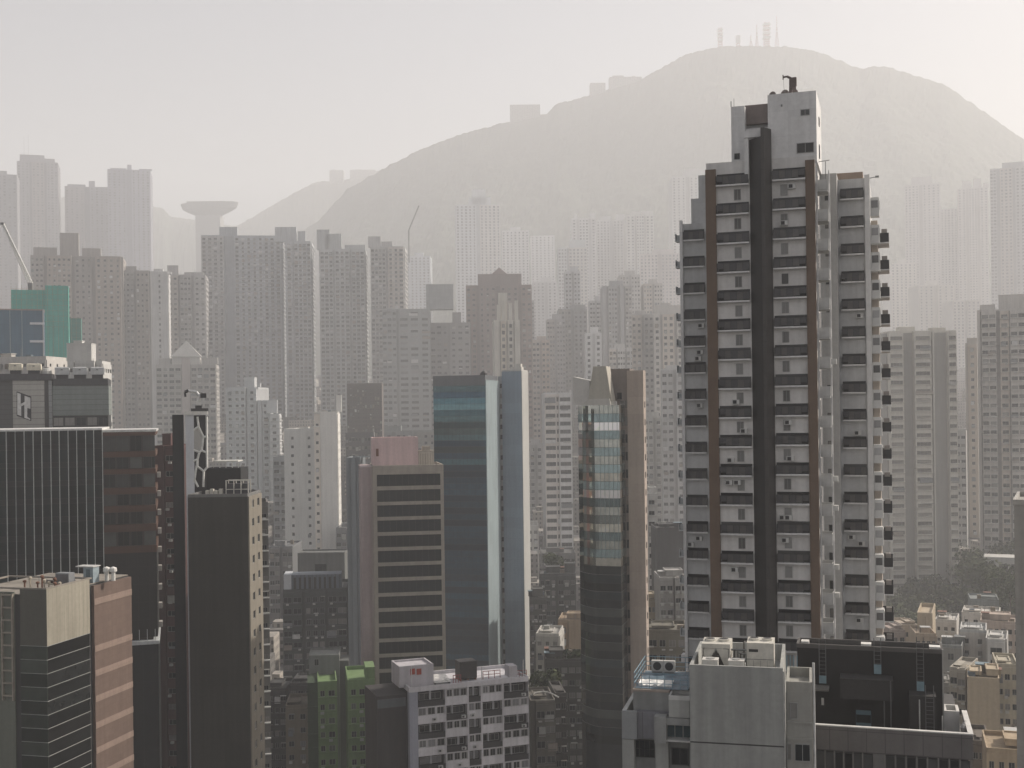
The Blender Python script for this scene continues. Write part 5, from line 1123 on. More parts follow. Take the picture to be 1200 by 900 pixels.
# ------------------------------------------------------------------ old flats at the bottom
def old_flats():
    D = 218; b = Bld('apartment_block', 'white and black chequered old apartment block with a water tank house on the roof', 'apartment block', 480, 620, 783, D, 20, 12, 850, 0)
    b.h = b.f(490, 805)[1]; H = b.h; W = b.w; F = Face('F', b)
    wh = wall((.56, .545, .565), .6, .85); dk = wall((.02, .02, .021), .4); blu = wall((.30, .31, .36), .5)
    m = MB(); m.box(0, W, 1.3, 12, 0, H - .9); b.part(m, 'inner_wall', dk)  # near-black colour paints shade into the recessed balconies
    m = MB(); m.box(.003, W - .003, 0, 12, H - .9, H - .65); m.parapet(0, W, 0, 12, H - .648, H, .3); b.part(m, 'roof_deck', wh)
    xl = b.f(490, 850)[0]; m = MB(); m.box(0, xl, 0, 1.29, 0, H - .91); b.part(m, 'edge_pier', blu)
    m = MB(); xd = b.f(442, 850, 2.2)[0]; m.box(xd, -.004, 2.2, 12, 0, H - 1.6); m.box(xd + .1, -.1, 2.1, 2.199, H - 3.8, H - 2.2, 1); b.part(m, 'dark_wing', [wall((.05, .046, .045), .5), wall((.1, .11, .12), .4)])
    pxs = [(490, 522), (523.3, 548), (549.8, 564), (565.8, 589), (590.8, 619.5)]
    cols = [(b.f(a, 850)[0], b.f(q, 850)[0]) for a, q in pxs]
    pier = MB()
    for (a, q), (a2, q2) in zip(cols, cols[1:] + [(W, W)]): pier.box(q, a2, 0, 1.29, 0, H - .91)
    b.part(pier, 'pier', wh)
    FLH = 2.95; fl = MB(); nrows = 11
    for i in range(1, nrows): z = H - .9 - i * FLH; [fl.box(a + .004, q - .004, .02, 1.28, z - .12, z + .06) for a, q in cols]
    b.part(fl, 'floor_slab', wh)
    acM = MB(); acM.box(-.4, .4, -.5, 0, 0, .5); acM.box(-.3, .1, -.52, -.501, .08, .42, 1); acm = acM.mesh('air_conditioner', [plain((.42, .42, .41), .6), BLACK]); rnd = random.Random(11)
    gl2 = glass((.012, .013, .015), (.2, .2, .21), .3, .12)
    for i in range(nrows - 1):
        zb = H - .9 - (i + 1) * FLH + .061; zt = H - .9 - i * FLH - .121
        for j, (a, q) in enumerate(cols):
            wd = q - a; light = (i + j) % 2 == 1
            if light:
                hp = (zt - zb) * .5; m = MB(); m.box(a + .004, q - .004, .05, .3, zb, zb + hp); o = b.part(m, 'spandrel', wall((.60, .585, .605), .6))
                n = 3 if wd > 3.2 else 2; ww = wd / n
                m = MB(); m.box(a + .004, q - .004, .3, .4, zb + hp + .001, zt); 
                for k in range(n): put('window', window_mesh(ww * .78, zt - zb - hp - .1, 1, 0, FRAME if (k + i) % 3 else FRAME_WH, gl2), b.root, (a + ww * (k + .5), .2, zb + hp + .05))
                b.part(m, 'pier', wh)
                if rnd.random() < .55: put('air_conditioner', acm, b.root, (a + rnd.uniform(.6, wd - .6), .05, zb + .35))
            else:
                m = MB(); m.box(a + .01, q - .01, .08, .13, zb, zb + 1.0); bo = b.part(m, 'balcony', wall((.035, .035, .037), .5, .6, (.3, 9, .05), .5))
                m = MB(); x = a + wd * rnd.choice((.35, .5, .62)); m.box(x - .16, x + .16, .9, 1.2, zb + 1.0, zt - .02); b.part(m, 'post', wall((.42, .42, .44), .4))
                put('window', window_mesh(wd * .8, 1.25, 3, 0, FRAME, gl2), b.root, ((a + q) / 2, 1.28, zb + 1.0))
                if rnd.random() < .4: put('air_conditioner', acm, b.root, (a + wd * .8, .08, zb + .3))
    # roof things
    u0, z0 = b.f(466, 800, 4); u1, zt = b.f(509, 780, 4)
    m = MB(); a, _ = b.f(468, 790, 3); c, zt = b.f(508, 780, 3); m.box(a, c, 3, 9, H - .6, zt); m.parapet(a, c, 3, 9, zt + .002, zt + .35, .3); b.part(m, 'roof_room', wall((.46, .44, .46), .5))
    for px in (483.5, 491):
        m = MB(); u, z = b.f(px, 787, 3); m.box(u - .45, u + .45, 2.93, 2.997, z - .55, z + .55); b.part(m, 'red_mark', wall((.30, .05, .03), .5))
    o = thing_at(b, 'water_tank', 'dark brown boxy water tank with red railing on the chequered block roof', 'water tank', b.f(547, 785, 5)[0], 5, H - .64)
    zt2 = b.f(547, 774, 5)[1] - (H - .64); m = MB(); m.box(-1.7, 1.7, -1, 2, .4, zt2); m.build('tank', plain((.03, .027, .025), .6), o)
    m = MB()
    for x in (-1.5, 0, 1.5): m.box(x - .12, x + .12, -.9, 1.9, 0, .399)
    m.build('stand', RUST, o)
    redm = plain((.24, .055, .05), .7)
    for lb, pa, pb, off in (('red painted railing around the brown tank on the chequered roof', 531, 540, 3), ('red painted railing along the middle of the chequered roof', 566, 586, 4), ('red painted railing at the far end of the chequered roof', 604, 617, 2)):
        ua = b.f(pa, 790, off)[0]; ub = b.f(pb, 790, off)[0]; o = thing_at(b, 'railing', lb, 'railing', ua, off, H - .64)
        n = max(3, int((ub - ua) / 1.0)); m = MB()
        for i in range(n + 1): m.tube(((ub - ua) * i / n, 0, 0), ((ub - ua) * i / n, 0, 1.5), .07, 5)
        m.build('post', redm, o); m = MB(); m.tube((0, 0, 1.45), (ub - ua, 0, 1.45), .07, 5); m.tube((0, 0, .8), (ub - ua, 0, .8), .06, 5); m.build('rail', redm, o)
    m = MB(); u, z = b.f(597, 781, .3); u2 = b.f(606, 781, .3)[0]; m.box(u, u2, .31, 3, H + .003, z); b.part(m, 'roof_room', wall((.46, .44, .46), .5))
    o = thing_at(b, 'solar_heater', 'white slatted roof sheet beside the tank house with red marks', 'roof sheet', b.f(518, 790, 3)[0], 3, H - .64)
    m = MB()
    for i in range(6): m.box(-1.6, 1.6, -.6 + i * .7, -.05 + i * .7, .5 + .12 * i, .58 + .12 * i)
    m.build('sheet', WHITE, o); m = MB()
    for x in (-1.4, 1.4): m.box(x - .05, x + .05, -.5, 3.4, 0, .49)
    m.build('stand', METAL, o)
    for px, py in ((446, 781), (564.5, 781), (613, 773)):
        m = MB(); u, z = b.f(px if px > 480 else 482, py, .5); m.tube((u, .5, H + .003), (u, .5, z), .09, 6); b.part(m, 'vent_pipe', plain((.5, .5, .5), .6))
old_flats()
# green flats
def green_flats():
    D = 252; gr = wall((.17, .255, .115), .55, .85); gr_shade = wall((.05, .075, .045), .5)
    for lb, pa, pb, yt, yaw, dd, off in (('green painted flats, the taller front with a raised corner', 408, 440, 796, 10, 0, 0), ('green painted flats, narrower front beside the dark slot', 373, 395.5, 798, 10, 4, 0)):
        b = Bld('apartment_block', lb, 'apartment block', pa, pb, yt, D + dd, yaw, 14, 850, 10); b.mat = gr
        m = b.body; F = Face('F', b); H = b.h; W = b.w; m.box(0, W, 0, 14, 0, H - .8); m.parapet(0, W, 0, 14, H - .797, H, .25)
        rows = []; z = H - 2.0
        while z > 3: rows.append((z - 1.25, z)); z -= 2.95
        cs = [(.12, .3), (.42, .62), (.78, .94)] if pa > 400 else [(.12, .36), (.55, .88)]
        b.facade(m, F, 0, W, 0, H, [(a * W, q * W) for a, q in cs], rows, .25, 0, .35, 0); b.part(m, 'facade', gr)
        acm = MB(); rnd = random.Random(9)
        for a, q in rows:
            for c0, c1 in cs:
                b.win(F, (c0 + c1) / 2 * W, a, (c1 - c0) * W, q - a, gl=glass((.014, .016, .015), (.12, .14, .11), .3, .12))
                if rnd.random() < .3: F.box(acm, c0 * W, c0 * W + .8, .25, .8, a - .75, a - .2)
        o = b.part(acm, 'air_conditioner', plain((.3, .32, .28), .6)); o['kind'] = 'stuff'
        b.windows(905, 60)
        if pa > 400:
            m = MB(); u0, zt = b.f(428, 782, 0); m.box(u0, W - .003, .003, 6, H + .003, zt); b.part(m, 'corner_block', gr)
        else:
            m = MB(); xd = b.f(361, 850, 1.2)[0]; m.box(xd, -.004, 1.2, 13, 0, H - .5)
            for k in range(12): m.box(xd - .1, -.1, .9, 1.199, H - 3 - k * 2.95, H - 2.6 - k * 2.95)
            b.part(m, 'dark_wing', gr_shade)  # darkened copy of the green stands in for shade on this side
    b = Bld('roof_house', 'pale grey green roof house with one small window behind the green flats', 'building', 362, 398, 768, D + 14, 6, 8, 800, 30)
    m = b.body; m.box(0, b.w, 0, 8, 0, b.h - .3); m.parapet(0, b.w, 0, 8, b.h - .297, b.h + .1, .2); b.part(m, 'wall', wall((.19, .20, .19), .5)); u, z = b.f(371, 777); b.win(Face('F', b), u, z - .6, 1.0, 1.5, 0); b.windows()
    m = MB(); m.box(b.w * .93, b.w * 1.3, 1, 7, 0, b.f(410, 775)[1]); b.part(m, 'low_extension', wall((.12, .125, .12), .5))
green_flats()
LOW = [ # label, xa, xb, ytop, D, colour, yaw, bays, n, win, rooms, side, kwargs
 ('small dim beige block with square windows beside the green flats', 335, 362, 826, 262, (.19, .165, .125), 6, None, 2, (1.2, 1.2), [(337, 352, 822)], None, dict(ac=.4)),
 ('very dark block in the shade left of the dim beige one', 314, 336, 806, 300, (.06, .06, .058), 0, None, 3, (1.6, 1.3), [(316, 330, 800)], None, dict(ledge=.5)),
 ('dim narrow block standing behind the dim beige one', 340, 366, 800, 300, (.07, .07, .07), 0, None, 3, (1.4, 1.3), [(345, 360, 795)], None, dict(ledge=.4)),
 ('brown grey balcony building beside the chequered block with bright roof hoops', 622, 651, 820, 236, (.15, .14, .12), 5, [(0, .18, .3, 0), (.2, .98, .9, 2, 2.0)], 2, (2.0, 1.4), [(626, 640, 815)], None, dict(ledge=.6, ac=.3)),
 ('narrow dark building beside the brown grey balcony one', 651, 664, 812, 244, (.085, .08, .075), 5, None, 2, (1.0, 1.3), [(652, 660, 808)], None, dict(ledge=.4)),
 ('sunlit white low building with small scattered windows in the dark valley', 629, 656, 742, 300, (.47, .455, .42), -8, [(0, 1, .3, 3, 1.1)], 3, (1.1, 1.1), [(634, 648, 739)], 'R', dict(nside=3, ac=.3)),
 ('beige building with a blank rounded stair tower above the white low one', 655, 684, 726, 318, (.40, .31, .22), -8, [(0, .4, .3, 1, 1.6), (.45, 1, 1.5, 0)], 2, (1.6, 1.3), [(664, 684, 719)], 'R', dict(ac=.4)),
 ('small bright white building showing beside the blue grey slab', 619, 633, 616, 430, (.55, .54, .5), 0, None, 2, (1.3, 1.2), [(621, 630, 611)], None, {}),
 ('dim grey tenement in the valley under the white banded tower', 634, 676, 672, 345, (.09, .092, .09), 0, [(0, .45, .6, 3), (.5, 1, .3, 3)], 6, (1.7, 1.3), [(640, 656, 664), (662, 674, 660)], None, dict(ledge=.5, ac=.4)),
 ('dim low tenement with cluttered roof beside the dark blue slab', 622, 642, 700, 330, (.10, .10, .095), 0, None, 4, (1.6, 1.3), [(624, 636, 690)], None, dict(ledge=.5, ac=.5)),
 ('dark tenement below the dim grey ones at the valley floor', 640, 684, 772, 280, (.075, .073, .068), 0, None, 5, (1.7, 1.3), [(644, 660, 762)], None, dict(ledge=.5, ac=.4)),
 ('narrow white building with five dark windows beside the brown slab', 759, 772, 578, 330, (.52, .515, .49), 0, None, 1, (1.6, 1.2), [(761, 769, 571)], None, dict(ledge=.4)),
 ('dark grey blank building between brown slab and balcony tower', 770, 806, 618, 320, (.105, .105, .105), 0, [(0, .9, .2, 0)], 0, (1, 1), [(772, 798, 614)], None, {}),
 ('small beige building with dark windows at the foot of the brown slab', 757, 772, 702, 300, (.36, .31, .23), 0, None, 2, (1.3, 1.3), [(759, 768, 696)], None, dict(ac=.3)),
 ('cluttered white building crowded with cooling units beside the balcony tower', 774, 806, 676, 290, (.38, .37, .35), 0, [(0, .5, .6, 2), (.55, 1, 1.2, 2)], 4, (1.3, 1.2), [(780, 800, 668)], None, dict(ac=.9, ledge=.3)),
 ('olive grey building with a deep roof ledge in front of the cluttered white one', 760, 806, 738, 240, (.17, .16, .13), -6, None, 4, (2.2, 1.4), [(764, 790, 733)], None, dict(ledge=.6, ac=.4)),
 # hill street on the far side of the balcony tower
 ('low grey green building against the trees', 1138, 1172, 702, 345, (.22, .24, .23), -18, None, 5, (1.3, 1.1), [(1150, 1168, 699)], None, {}),
 ('white building with a dark band under its roof, highest by the trees', 1128, 1172, 718, 322, (.56, .53, .48), -24, None, 4, (1.1, 1.2), [(1130, 1150, 715)], None, dict(ac=.3)),
 ('plain white block with two columns of three small windows', 1126, 1157, 738, 296, (.52, .52, .50), -22, [(0, 1, .0, 2, 1.0)], 2, (1.0, 1.25), [(1130, 1150, 735)], None, dict(ac=.2, top=1.5)),
 ('pinkish building with rows of dark windows at the edge wall', 1150, 1196, 728, 308, (.46, .38, .32), -22, None, 6, (1.2, 1.3), [(1160, 1184, 720)], None, dict(ac=.5)),
 ('white bay fronted building with one broad window', 1156, 1181, 748, 284, (.53, .52, .49), -24, [(.1, .9, 1.2, 1, 2.6)], 1, (2.6, 1.7), [(1160, 1174, 744)], None, {}),
 ('cream building with a tall blank box on its roof', 1074, 1098, 742, 305, (.44, .35, .26), -10, None, 4, (1.1, 1.3), [], 'R', dict(ac=.4)),
 ('small white building between cream box and plain white block', 1097, 1122, 726, 318, (.54, .52, .48), -24, None, 3, (1.0, 1.0), [(1100, 1112, 723)], None, dict(ac=.4)),
 ('pale pink low building right beside the balcony tower', 1046, 1062, 738, 312, (.40, .34, .30), 0, None, 2, (1.2, 1.2), [(1048, 1056, 733)], None, dict(ac=.6)),
 ('weathered cream building with laundry clutter next to the pale pink one', 1058, 1077, 732, 318, (.42, .36, .29), 0, None, 2, (1.1, 1.3), [(1062, 1072, 728)], None, dict(ac=.7)),
 ('shaded grey green blank wall building in front of the plain white block', 1102, 1128, 756, 290, (.25, .26, .25), -24, [(0, 1, .0, 1, 1.4)], 1, (1.4, 1.6), [], None, dict(fh=4.5)),  # shadow on this wall put into its grey colour
 ('beige building with blank sunlit front and shed filled roof', 1134, 1172, 794, 232, (.45, .375, .27), -20, [(0, 1, .1, 0)], 0, (1, 1), [(1137, 1150, 786), (1156, 1170, 784)], None, dict(grime=.35)),
 ('narrow pale building with a column of balconies beside the beige blank front', 1114, 1134, 782, 240, (.40, .37, .31), -32, [(0, .5, .3, 1), (.5, 1, 1.4, 1, 1.6)], 2, (1.5, 1.3), [(1117, 1126, 778)], 'R', dict(ledge=.6, ac=.5)),
 ('cream building with scattered windows beside the grey edge wall', 1168, 1194, 778, 238, (.46, .42, .33), -18, None, 3, (1.1, 1.2), [(1170, 1184, 774)], None, dict(ac=.5)),
 ('tan low building with a box shaped roof room at the frame corner', 1156, 1215, 878, 190, (.44, .345, .235), -18, [(0, 1, .2, 5)], 5, (1.1, 1.2), [(1178, 1200, 866)], None, dict(ac=.3)),
 ('dim brown building in the lane below the beige blank front', 1140, 1160, 868, 205, (.13, .11, .09), -18, None, 3, (1.1, 1.2), [(1144, 1154, 862)], None, dict(ac=.4)),
 ('pale shaded building between dark roof block and beige blank front', 1098, 1118, 800, 255, (.27, .26, .235), -18, None, 2, (1.3, 1.3), [(1100, 1112, 796)], None, dict(ac=.5)),
]
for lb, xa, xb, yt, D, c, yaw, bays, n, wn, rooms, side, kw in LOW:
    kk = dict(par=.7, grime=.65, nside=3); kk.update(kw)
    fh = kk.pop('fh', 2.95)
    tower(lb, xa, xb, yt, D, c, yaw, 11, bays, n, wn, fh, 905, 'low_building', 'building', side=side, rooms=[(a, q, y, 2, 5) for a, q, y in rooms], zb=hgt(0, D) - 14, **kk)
def roof_box():
    b = Bld('stair_tower', 'tall blank beige stair box with a hollow top above the cream building', 'stair tower', 1075, 1093, 718, 309, -22, 5, 740, 30)
    ys, _ = b.r(1096.5, 740); m = MB(); m.box(0, b.w, 0, max(3, ys), 0, b.h - 1); m.parapet(0, b.w, 0, max(3, ys), b.h - .997, b.h, .3); b.part(m, 'wall', wall((.44, .37, .27), .4))
    m = MB(); m.box(b.w * .5, b.w * .56, -.08, -.003, b.h - 8, b.h - 1); b.part(m, 'drain_pipe', plain((.3, .25, .18), .6))
roof_box()
def grey_edge():
    b = Bld('edge_building', 'blank grey wall of a tall building cut by the frame edge', 'building', 1190, 1260, 592, 142, -25, 14, 740, 0)
    m = MB(); m.box(0, b.w, 0, 14, 0, b.h); b.part(m, 'wall', wall((.37, .36, .335), .45, .85, (30, 3.1, .02), .85)); m = MB(); m.parapet(-.1, b.w, -.1, 14, b.h + .003, b.h + .6, .3); b.part(m, 'parapet', wall((.4, .39, .36), .4))
grey_edge()
# hoop and clutter on the brown grey roof
def hoops():
    p = at(636, 815, 240)
    o = bpy.data.objects.new('roof_hoop', None); sc.collection.objects.link(o); o.location = (p.x, 240, p.z - 1.2); tag(o, 'curved white hose loops lying on the brown grey balcony building roof', 'hose')
    m = MB(); pts = [Vector((-3.2 + 6.4 * t, 1.2 * math.sin(3.1 * t), .8 + .9 * math.sin(math.pi * t))) for t in [i / 14 for i in range(15)]]
    for a, c in zip(pts, pts[1:]): m.tube(a, c, .16, 6)
    m.build('hoop', WHITE, o); m = MB(); m.box(-3.4, 2.2, .1, 2.2, -.3, .25); m.build('tray', plain((.3, .28, .2), .7), o)
hoops()
# ------------------------------------------------------------------ grey plant tower on the near roof
def plant_tower():
    D = 87; b = Bld('plant_tower', 'blank grey concrete block carrying chillers on its roof, at the bottom of the view', 'building', 808.5, 918, 781, D, -14, 9, 830, 0)
    W, H = b.w, b.h; conc = wall((.36, .365, .345), .6, .85); conc2 = wall((.28, .285, .275), .55); cap = wall((.5, .5, .48), .4); dk = wall((.06, .06, .06), .4)
    m = MB(); m.box(0, W, 0, 9, 0, H - 1.25); m.parapet(0, W, 0, 9, H - 1.247, H, .22); b.part(m, 'block', conc)
    zj = b.f(860, 872)[1]; m = MB(); m.box(-.01, W + .01, -.012, -.003, zj - .05, zj + .05); b.part(m, 'joint', dk)
    m = MB(); m.box(W + .004, W + .12, .3, .5, 0, H - .3); m.tube((W + .2, 1.2, 0), (W + .2, 1.2, H - 2), .06, 6); b.part(m, 'drain_pipe', plain((.5, .5, .48), .5))
    dz = H - 1.24
    def th(nm, lb, cat, px, y, grp=None): return thing_at(b, nm, lb, cat, b.f(px, 770, y)[0], y, dz, grp)
    fan = plain((.04, .04, .042), .5); crm = plain((.55, .53, .47), .55)
    def chiller(lb, px, y, w, d, h, style):
        o = th('chiller', lb, 'chiller', px, y, 'chillers on the grey block')
        if style == 'A':
            m = MB(); t = .1
            m.box(-w / 2, -w / 2 + t, 0, d, 0, h); m.box(w / 2 - t, w / 2, 0, d, 0, h); m.box(-w / 2 + t + .002, w / 2 - t - .002, -.0, d, h * .86, h)
            for s in (-1, 1):
                m.face([(s * w / 2 * .86, .02, 0), (s * .06, .02, h * .84), (s * w / 2 * .86, .02, h * .84)][::s]); m.face([(s * w / 2 * .86, d - .02, 0), (s * .06, d - .02, h * .84), (s * w / 2 * .86, d - .02, h * .84)][::-s])
            m.build('casing', crm, o)
            m = MB(); m.box(-w / 2 + t + .01, w / 2 - t - .01, .15, d - .1, .05, h * .5); m.face([(-w * .43, .12, 0), (w * .43, .12, 0), (0, .12, h * .8)]); m.build('coil', plain((.05, .045, .04), .6), o)
        else:
            m = MB(); m.box(-w / 2, w / 2, 0, d, .25, h); m.build('casing', crm, o)
            m = MB(); m.box(-w / 2 + .1, w / 2 - .1, .1, d - .1, 0, .249); m.build('base', fan, o)
            m = MB()
            for k in range(3): x = -w / 2 + w * (k + 1) / 4; m.box(x - .012, x + .012, -.012, -.002, .3, h * .5)
            m.box(-w / 2, w / 2, -.014, -.002, h * .52, h * .54); m.build('panel_seam', plain((.2, .2, .19), .6), o)
            m = MB(); m.box(-w * .42, -w * .08, -.02, -.003, h * .74, h * .82); m.build('name_plate', plain((.03, .03, .03), .5), o)
        for s in (-1, 1):
            f = MB(); f.lathe((s * w * .24, d * .5, h + .002), [(w * .2, 0), (w * .2, .16), (w * .17, .17)], 16); fo = f.build('fan', crm, o)
            f = MB(); f.lathe((s * w * .24, d * .5, h + .1741), [(w * .165, 0), (w * .12, .01)], 14); f.build('fan_guard', fan, fo)
        return o
    s = D / FOC
    chiller('big cream chiller with an open A shaped end beside the twin small tanks', 839, 2.6, 33 * s * 1.03, 2.6, 2.3, 'A')
    chiller('big square cream chiller with a dark name plate at the lit parapet', 891, 2.2, 31 * s * 1.02, 2.4, 2.55, 'B')
    for lb, px in (('small white louvred cabinet near the corner of the grey block', 832, ), ('small white louvred cabinet second from the corner of the grey block', 862.5)):
        o = th('condenser', lb, 'cabinet', px, .75, 'cabinets on the grey block'); m = MB(); m.box(-.55, .55, 0, .9, .12, 1.42); m.build('casing', plain((.60, .59, .55), .55), o)
        m = MB(); m.box(-.5, .5, .05, .85, 0, .119); m.build('base', fan, o); m = MB(); m.box(-.58, .58, -.03, .93, 1.423, 1.5); m.build('lid', plain((.62, .6, .56), .5), o)
        m = MB(); m.lathe((0, .45, 1.502), [(.32, 0), (.32, .06), (.1, .07)], 14); m.build('fan', plain((.4, .4, .38), .5), o)
    o = th('pipework', 'tangle of dark pipes and valves between the two big chillers', 'pipework', 866, 3.2); rnd = random.Random(2)
    for i in range(8):
        m = MB(); x = -.8 + .22 * i; h = rnd.uniform(.8, 2.1); y = rnd.uniform(0, 1.4); m.tube((x, y, 0), (x, y, h), .06, 6); m.tube((x, y, h), (x + rnd.uniform(-.6, .6), y + .5, h), .06, 6); m.lathe((x, y, h * .6), [(.1, 0), (.13, .06), (.1, .14)], 8); m.build('pipe', plain((.09, .085, .08), .5) if i % 3 else METAL, o)
    m = MB(); m.tube((-1.2, .2, 1.0), (1.4, .2, 1.0), .05, 6); m.tube((-1.2, .5, 1.7), (1.4, .5, 1.7), .08, 6); m.build('header_pipe', METAL, o)
    # lower terrace block on the other side
    c = MB(); o2 = 1.0
    def bx(pa, pb, pt, pbm, off, dep, nm, mat, z0=None):
        ua, z1 = b.f(pa, pt, off); ub, _ = b.f(pb, pt, off); zb_ = b.f((pa + pb) / 2, pbm, off)[1] if z0 is None else z0
        m = MB(); m.box(ua, ub, off, off + dep, zb_, z1); return b.part(m, nm, mat), ua, ub, z1
    _, ua, ub, z1 = bx(728.5, 746, 833, 866, .6, .25, 'parapet', wall((.30, .31, .31), .4)); m = MB(); m.box(ua, ua + .3, .851, 7.5, z1 - 2.1, z1); b.part(m, 'parapet', cap)
    zb0 = b.f(760, 866, .6)[1]; m = MB(); m.box(ua + .02, -.004, 1.6, 9, 0, zb0 - .003); b.part(m, 'lower_block', conc2)
    for pa, pb in ((729, 743), (768, 783)): bx(pa, pb, 866.2, 1000, .62, .97, 'pier', conc, 0)
    bx(745.5, 785, 834, 866, .9, 2, 'panel_wall', wall((.20, .20, .215), .4, .7, (1.35, 6, .03), .6))
    bx(742, 784, 810, 834, 1.6, 6.5, 'terrace_block', conc2); bx(741.5, 784.5, 807.5, 811, 1.5, 6.7, 'terrace_cap', wall((.34, .29, .25), .4))
    bx(784.5, 808, 806, 850, 2.4, 6, 'terrace_wall', wall((.10, .10, .10), .4))
    _, ua, ub, z1 = bx(783.5, 808, 820, 841, .3, 1.9, 'planter_box', conc); m = MB(); m.parapet(ua, -.004, .3, 2.2, z1 + .002, z1 + .3, .12); b.part(m, 'planter_rim', cap)
    bx(766.5, 780, 840, 871.5, -.1, 1.0, 'pier', conc2); bx(780.2, 808, 841.3, 850, .2, 2.0, 'beam', conc2)
    ua, z1 = b.f(780.5, 850, .5); z0 = b.f(790, 866, .5)[1]; put('window', window_mesh(-.02 - ua, z1 - z0, 2, 0, FRAME, glass((.03, .05, .055), (.08, .11, .12), .3, .12)), b.root, (ua / 2, .9, z0)); m = MB(); m.box(ua, -.01, .15, .9, z0 - .12, z0 - .01); b.part(m, 'sill', cap)
    ua, z1 = b.f(743.5, 866.5, 1.6); ub, z0 = b.f(767.5, 888, 1.6); put('window', window_mesh(ub - ua, z1 - z0, 3, 1, FRAME_DK), b.root, ((ua + ub) / 2, 1.6, z0))
    ua, z1 = b.f(787, 876, 1.6); ub, z0 = b.f(807, 897, 1.6); put('window', window_mesh(ub - ua, z1 - z0, 1, 0, FRAME_DK), b.root, ((ua + ub) / 2, 1.6, z0))
    # terrace glass fence and things on it
    zt = b.f(760, 807.5, 1.6)[1]; ua = b.f(743, 806, 1.6)[0]; ub = b.f(806, 806, 1.6)[0]; cy_ = plain((.20, .30, .36), .5); o = thing_at(b, 'terrace_rail', 'pale blue metal railing around the small roof terrace', 'railing', ua, 1.7, zt)
    L = ub - ua; m = MB()
    m.tube((0, 0, 0), (0, 0, 1.15), .028, 5); pm = m.mesh('post', [cy_])
    for x, y in [(L * k / 7, 0) for k in range(8)] + [(0, 6.2 * (k + 1) / 6) for k in range(6)] + [(L * (k + 1) / 5, 6.2) for k in range(5)]: put('post', pm, o, (x, y, 0))
    m = MB()
    for z in (.4, .75, 1.15): m.tube((0, 0, z), (L, 0, z), .03, 5); m.tube((0, 0, z), (0, 6.2, z), .03, 5); m.tube((0, 6.2, z), (L, 6.2, z), .03, 5)
    m.build('rail', cy_, o)
    m = MB(); m.box(.05, L, .05, 6.1, .0, .02); b2 = m.build('deck', plain((.12, .17, .21), .5, 0, .5), o)
    o = thing_at(b, 'white_sheet', 'crumpled white plastic sheet spread on the blue railed terrace', 'sheet', b.f(768, 803, 2.4)[0], 2.3, zt + .03); m = MB(); n = 12; rnd = random.Random(8); g = [[(-1.25 + 2.5 * i / n, 2.0 * j / 6, .05 + rnd.uniform(0, .16) + (0.1 if i in (0, n) else 0)) for i in range(n + 1)] for j in range(7)]
    for j in range(6):
        for i in range(n): m.face([g[j][i], g[j][i + 1], g[j + 1][i + 1], g[j + 1][i]])
    for j in range(6): m.face([(g[j][0][0], g[j][0][1], 0), (g[j + 1][0][0], g[j + 1][0][1], 0), g[j + 1][0], g[j][0]])
    for i in range(n): m.face([(g[0][i][0], 0, 0), (g[0][i + 1][0], 0, 0), g[0][i + 1], g[0][i]])
    m.build('sheet', plain((.66, .66, .64), .5), o)
    for lb, px in (('boxed cooling unit on the terrace edge, nearer the frame centre', 770), ('boxed cooling unit on the terrace edge, nearer the grey block', 784)):
        o = thing_at(b, 'cooling_unit', lb, 'cooling unit', b.f(px, 775, 7)[0], 7.0, zt, 'cooling units on the terrace'); m = MB(); m.box(-.45, .45, 0, .4, .15, 1.0); m.build('casing', plain((.5, .49, .46), .6), o); m = MB(); m.lathe((0, 0, 0), [(.33, 0), (.33, .03)], 14); fo = m.build('fan', fan, o); fo.rotation_euler = (R(90), 0, 0); fo.location = (0, -.003, .58); m = MB(); m.box(-.4, .4, .03, .37, 0, .149); m.build('base', METAL, o)
    # annex with parapet on the lit side
    m = MB(); ua, z1 = b.f(921, 798.5, .9); ub, _ = b.f(951.5, 798.5, .9); uw = (b.f(925.5, 823, .9), b.f(935, 843, .9)); uv = (b.f(922, 871, .9), b.f(928, 891, .9)); ux = (b.f(931, 871, .9), b.f(950, 893, .9))
    m.box(ua, ub, .9, 6, 0, z1 - .7); m.parapet(ua, ub, .9, 6, z1 - .697, z1, .18); zz = b.f(936, 846, .9)[1]; m.box(ua + .01, ub + .03, .82, .897, zz - .12, zz); zz = b.f(936, 864, .9)[1]; m.box(ua + .01, ub + .03, .8, .897, zz - .2, zz); b.part(m, 'annex', wall((.34, .335, .305), .55))
    for (p, q) in (uw, uv, ux): put('window', window_mesh(q[0] - p[0], p[1] - q[1], 0 if q[0] - p[0] < .9 else 1, 0, FRAME), b.root, ((p[0] + q[0]) / 2, .9, q[1]))
    m = MB(); m.tube((ub + .12, 1.0, 0), (ub + .12, 1.0, b.f(952, 777, .9)[1]), .09, 8); b.part(m, 'vent_pipe', plain((.55, .55, .53), .5))
    m = MB()
    for k in range(4): u = b.f(922 + k * 4, 770, 6.5)[0]; m.tube((u, 6.5, z1 - .7), (u, 6.5, b.f(922, 768, 6.5)[1]), .035, 5)
    b.part(m, 'blue_rail', cy_)
plant_tower()
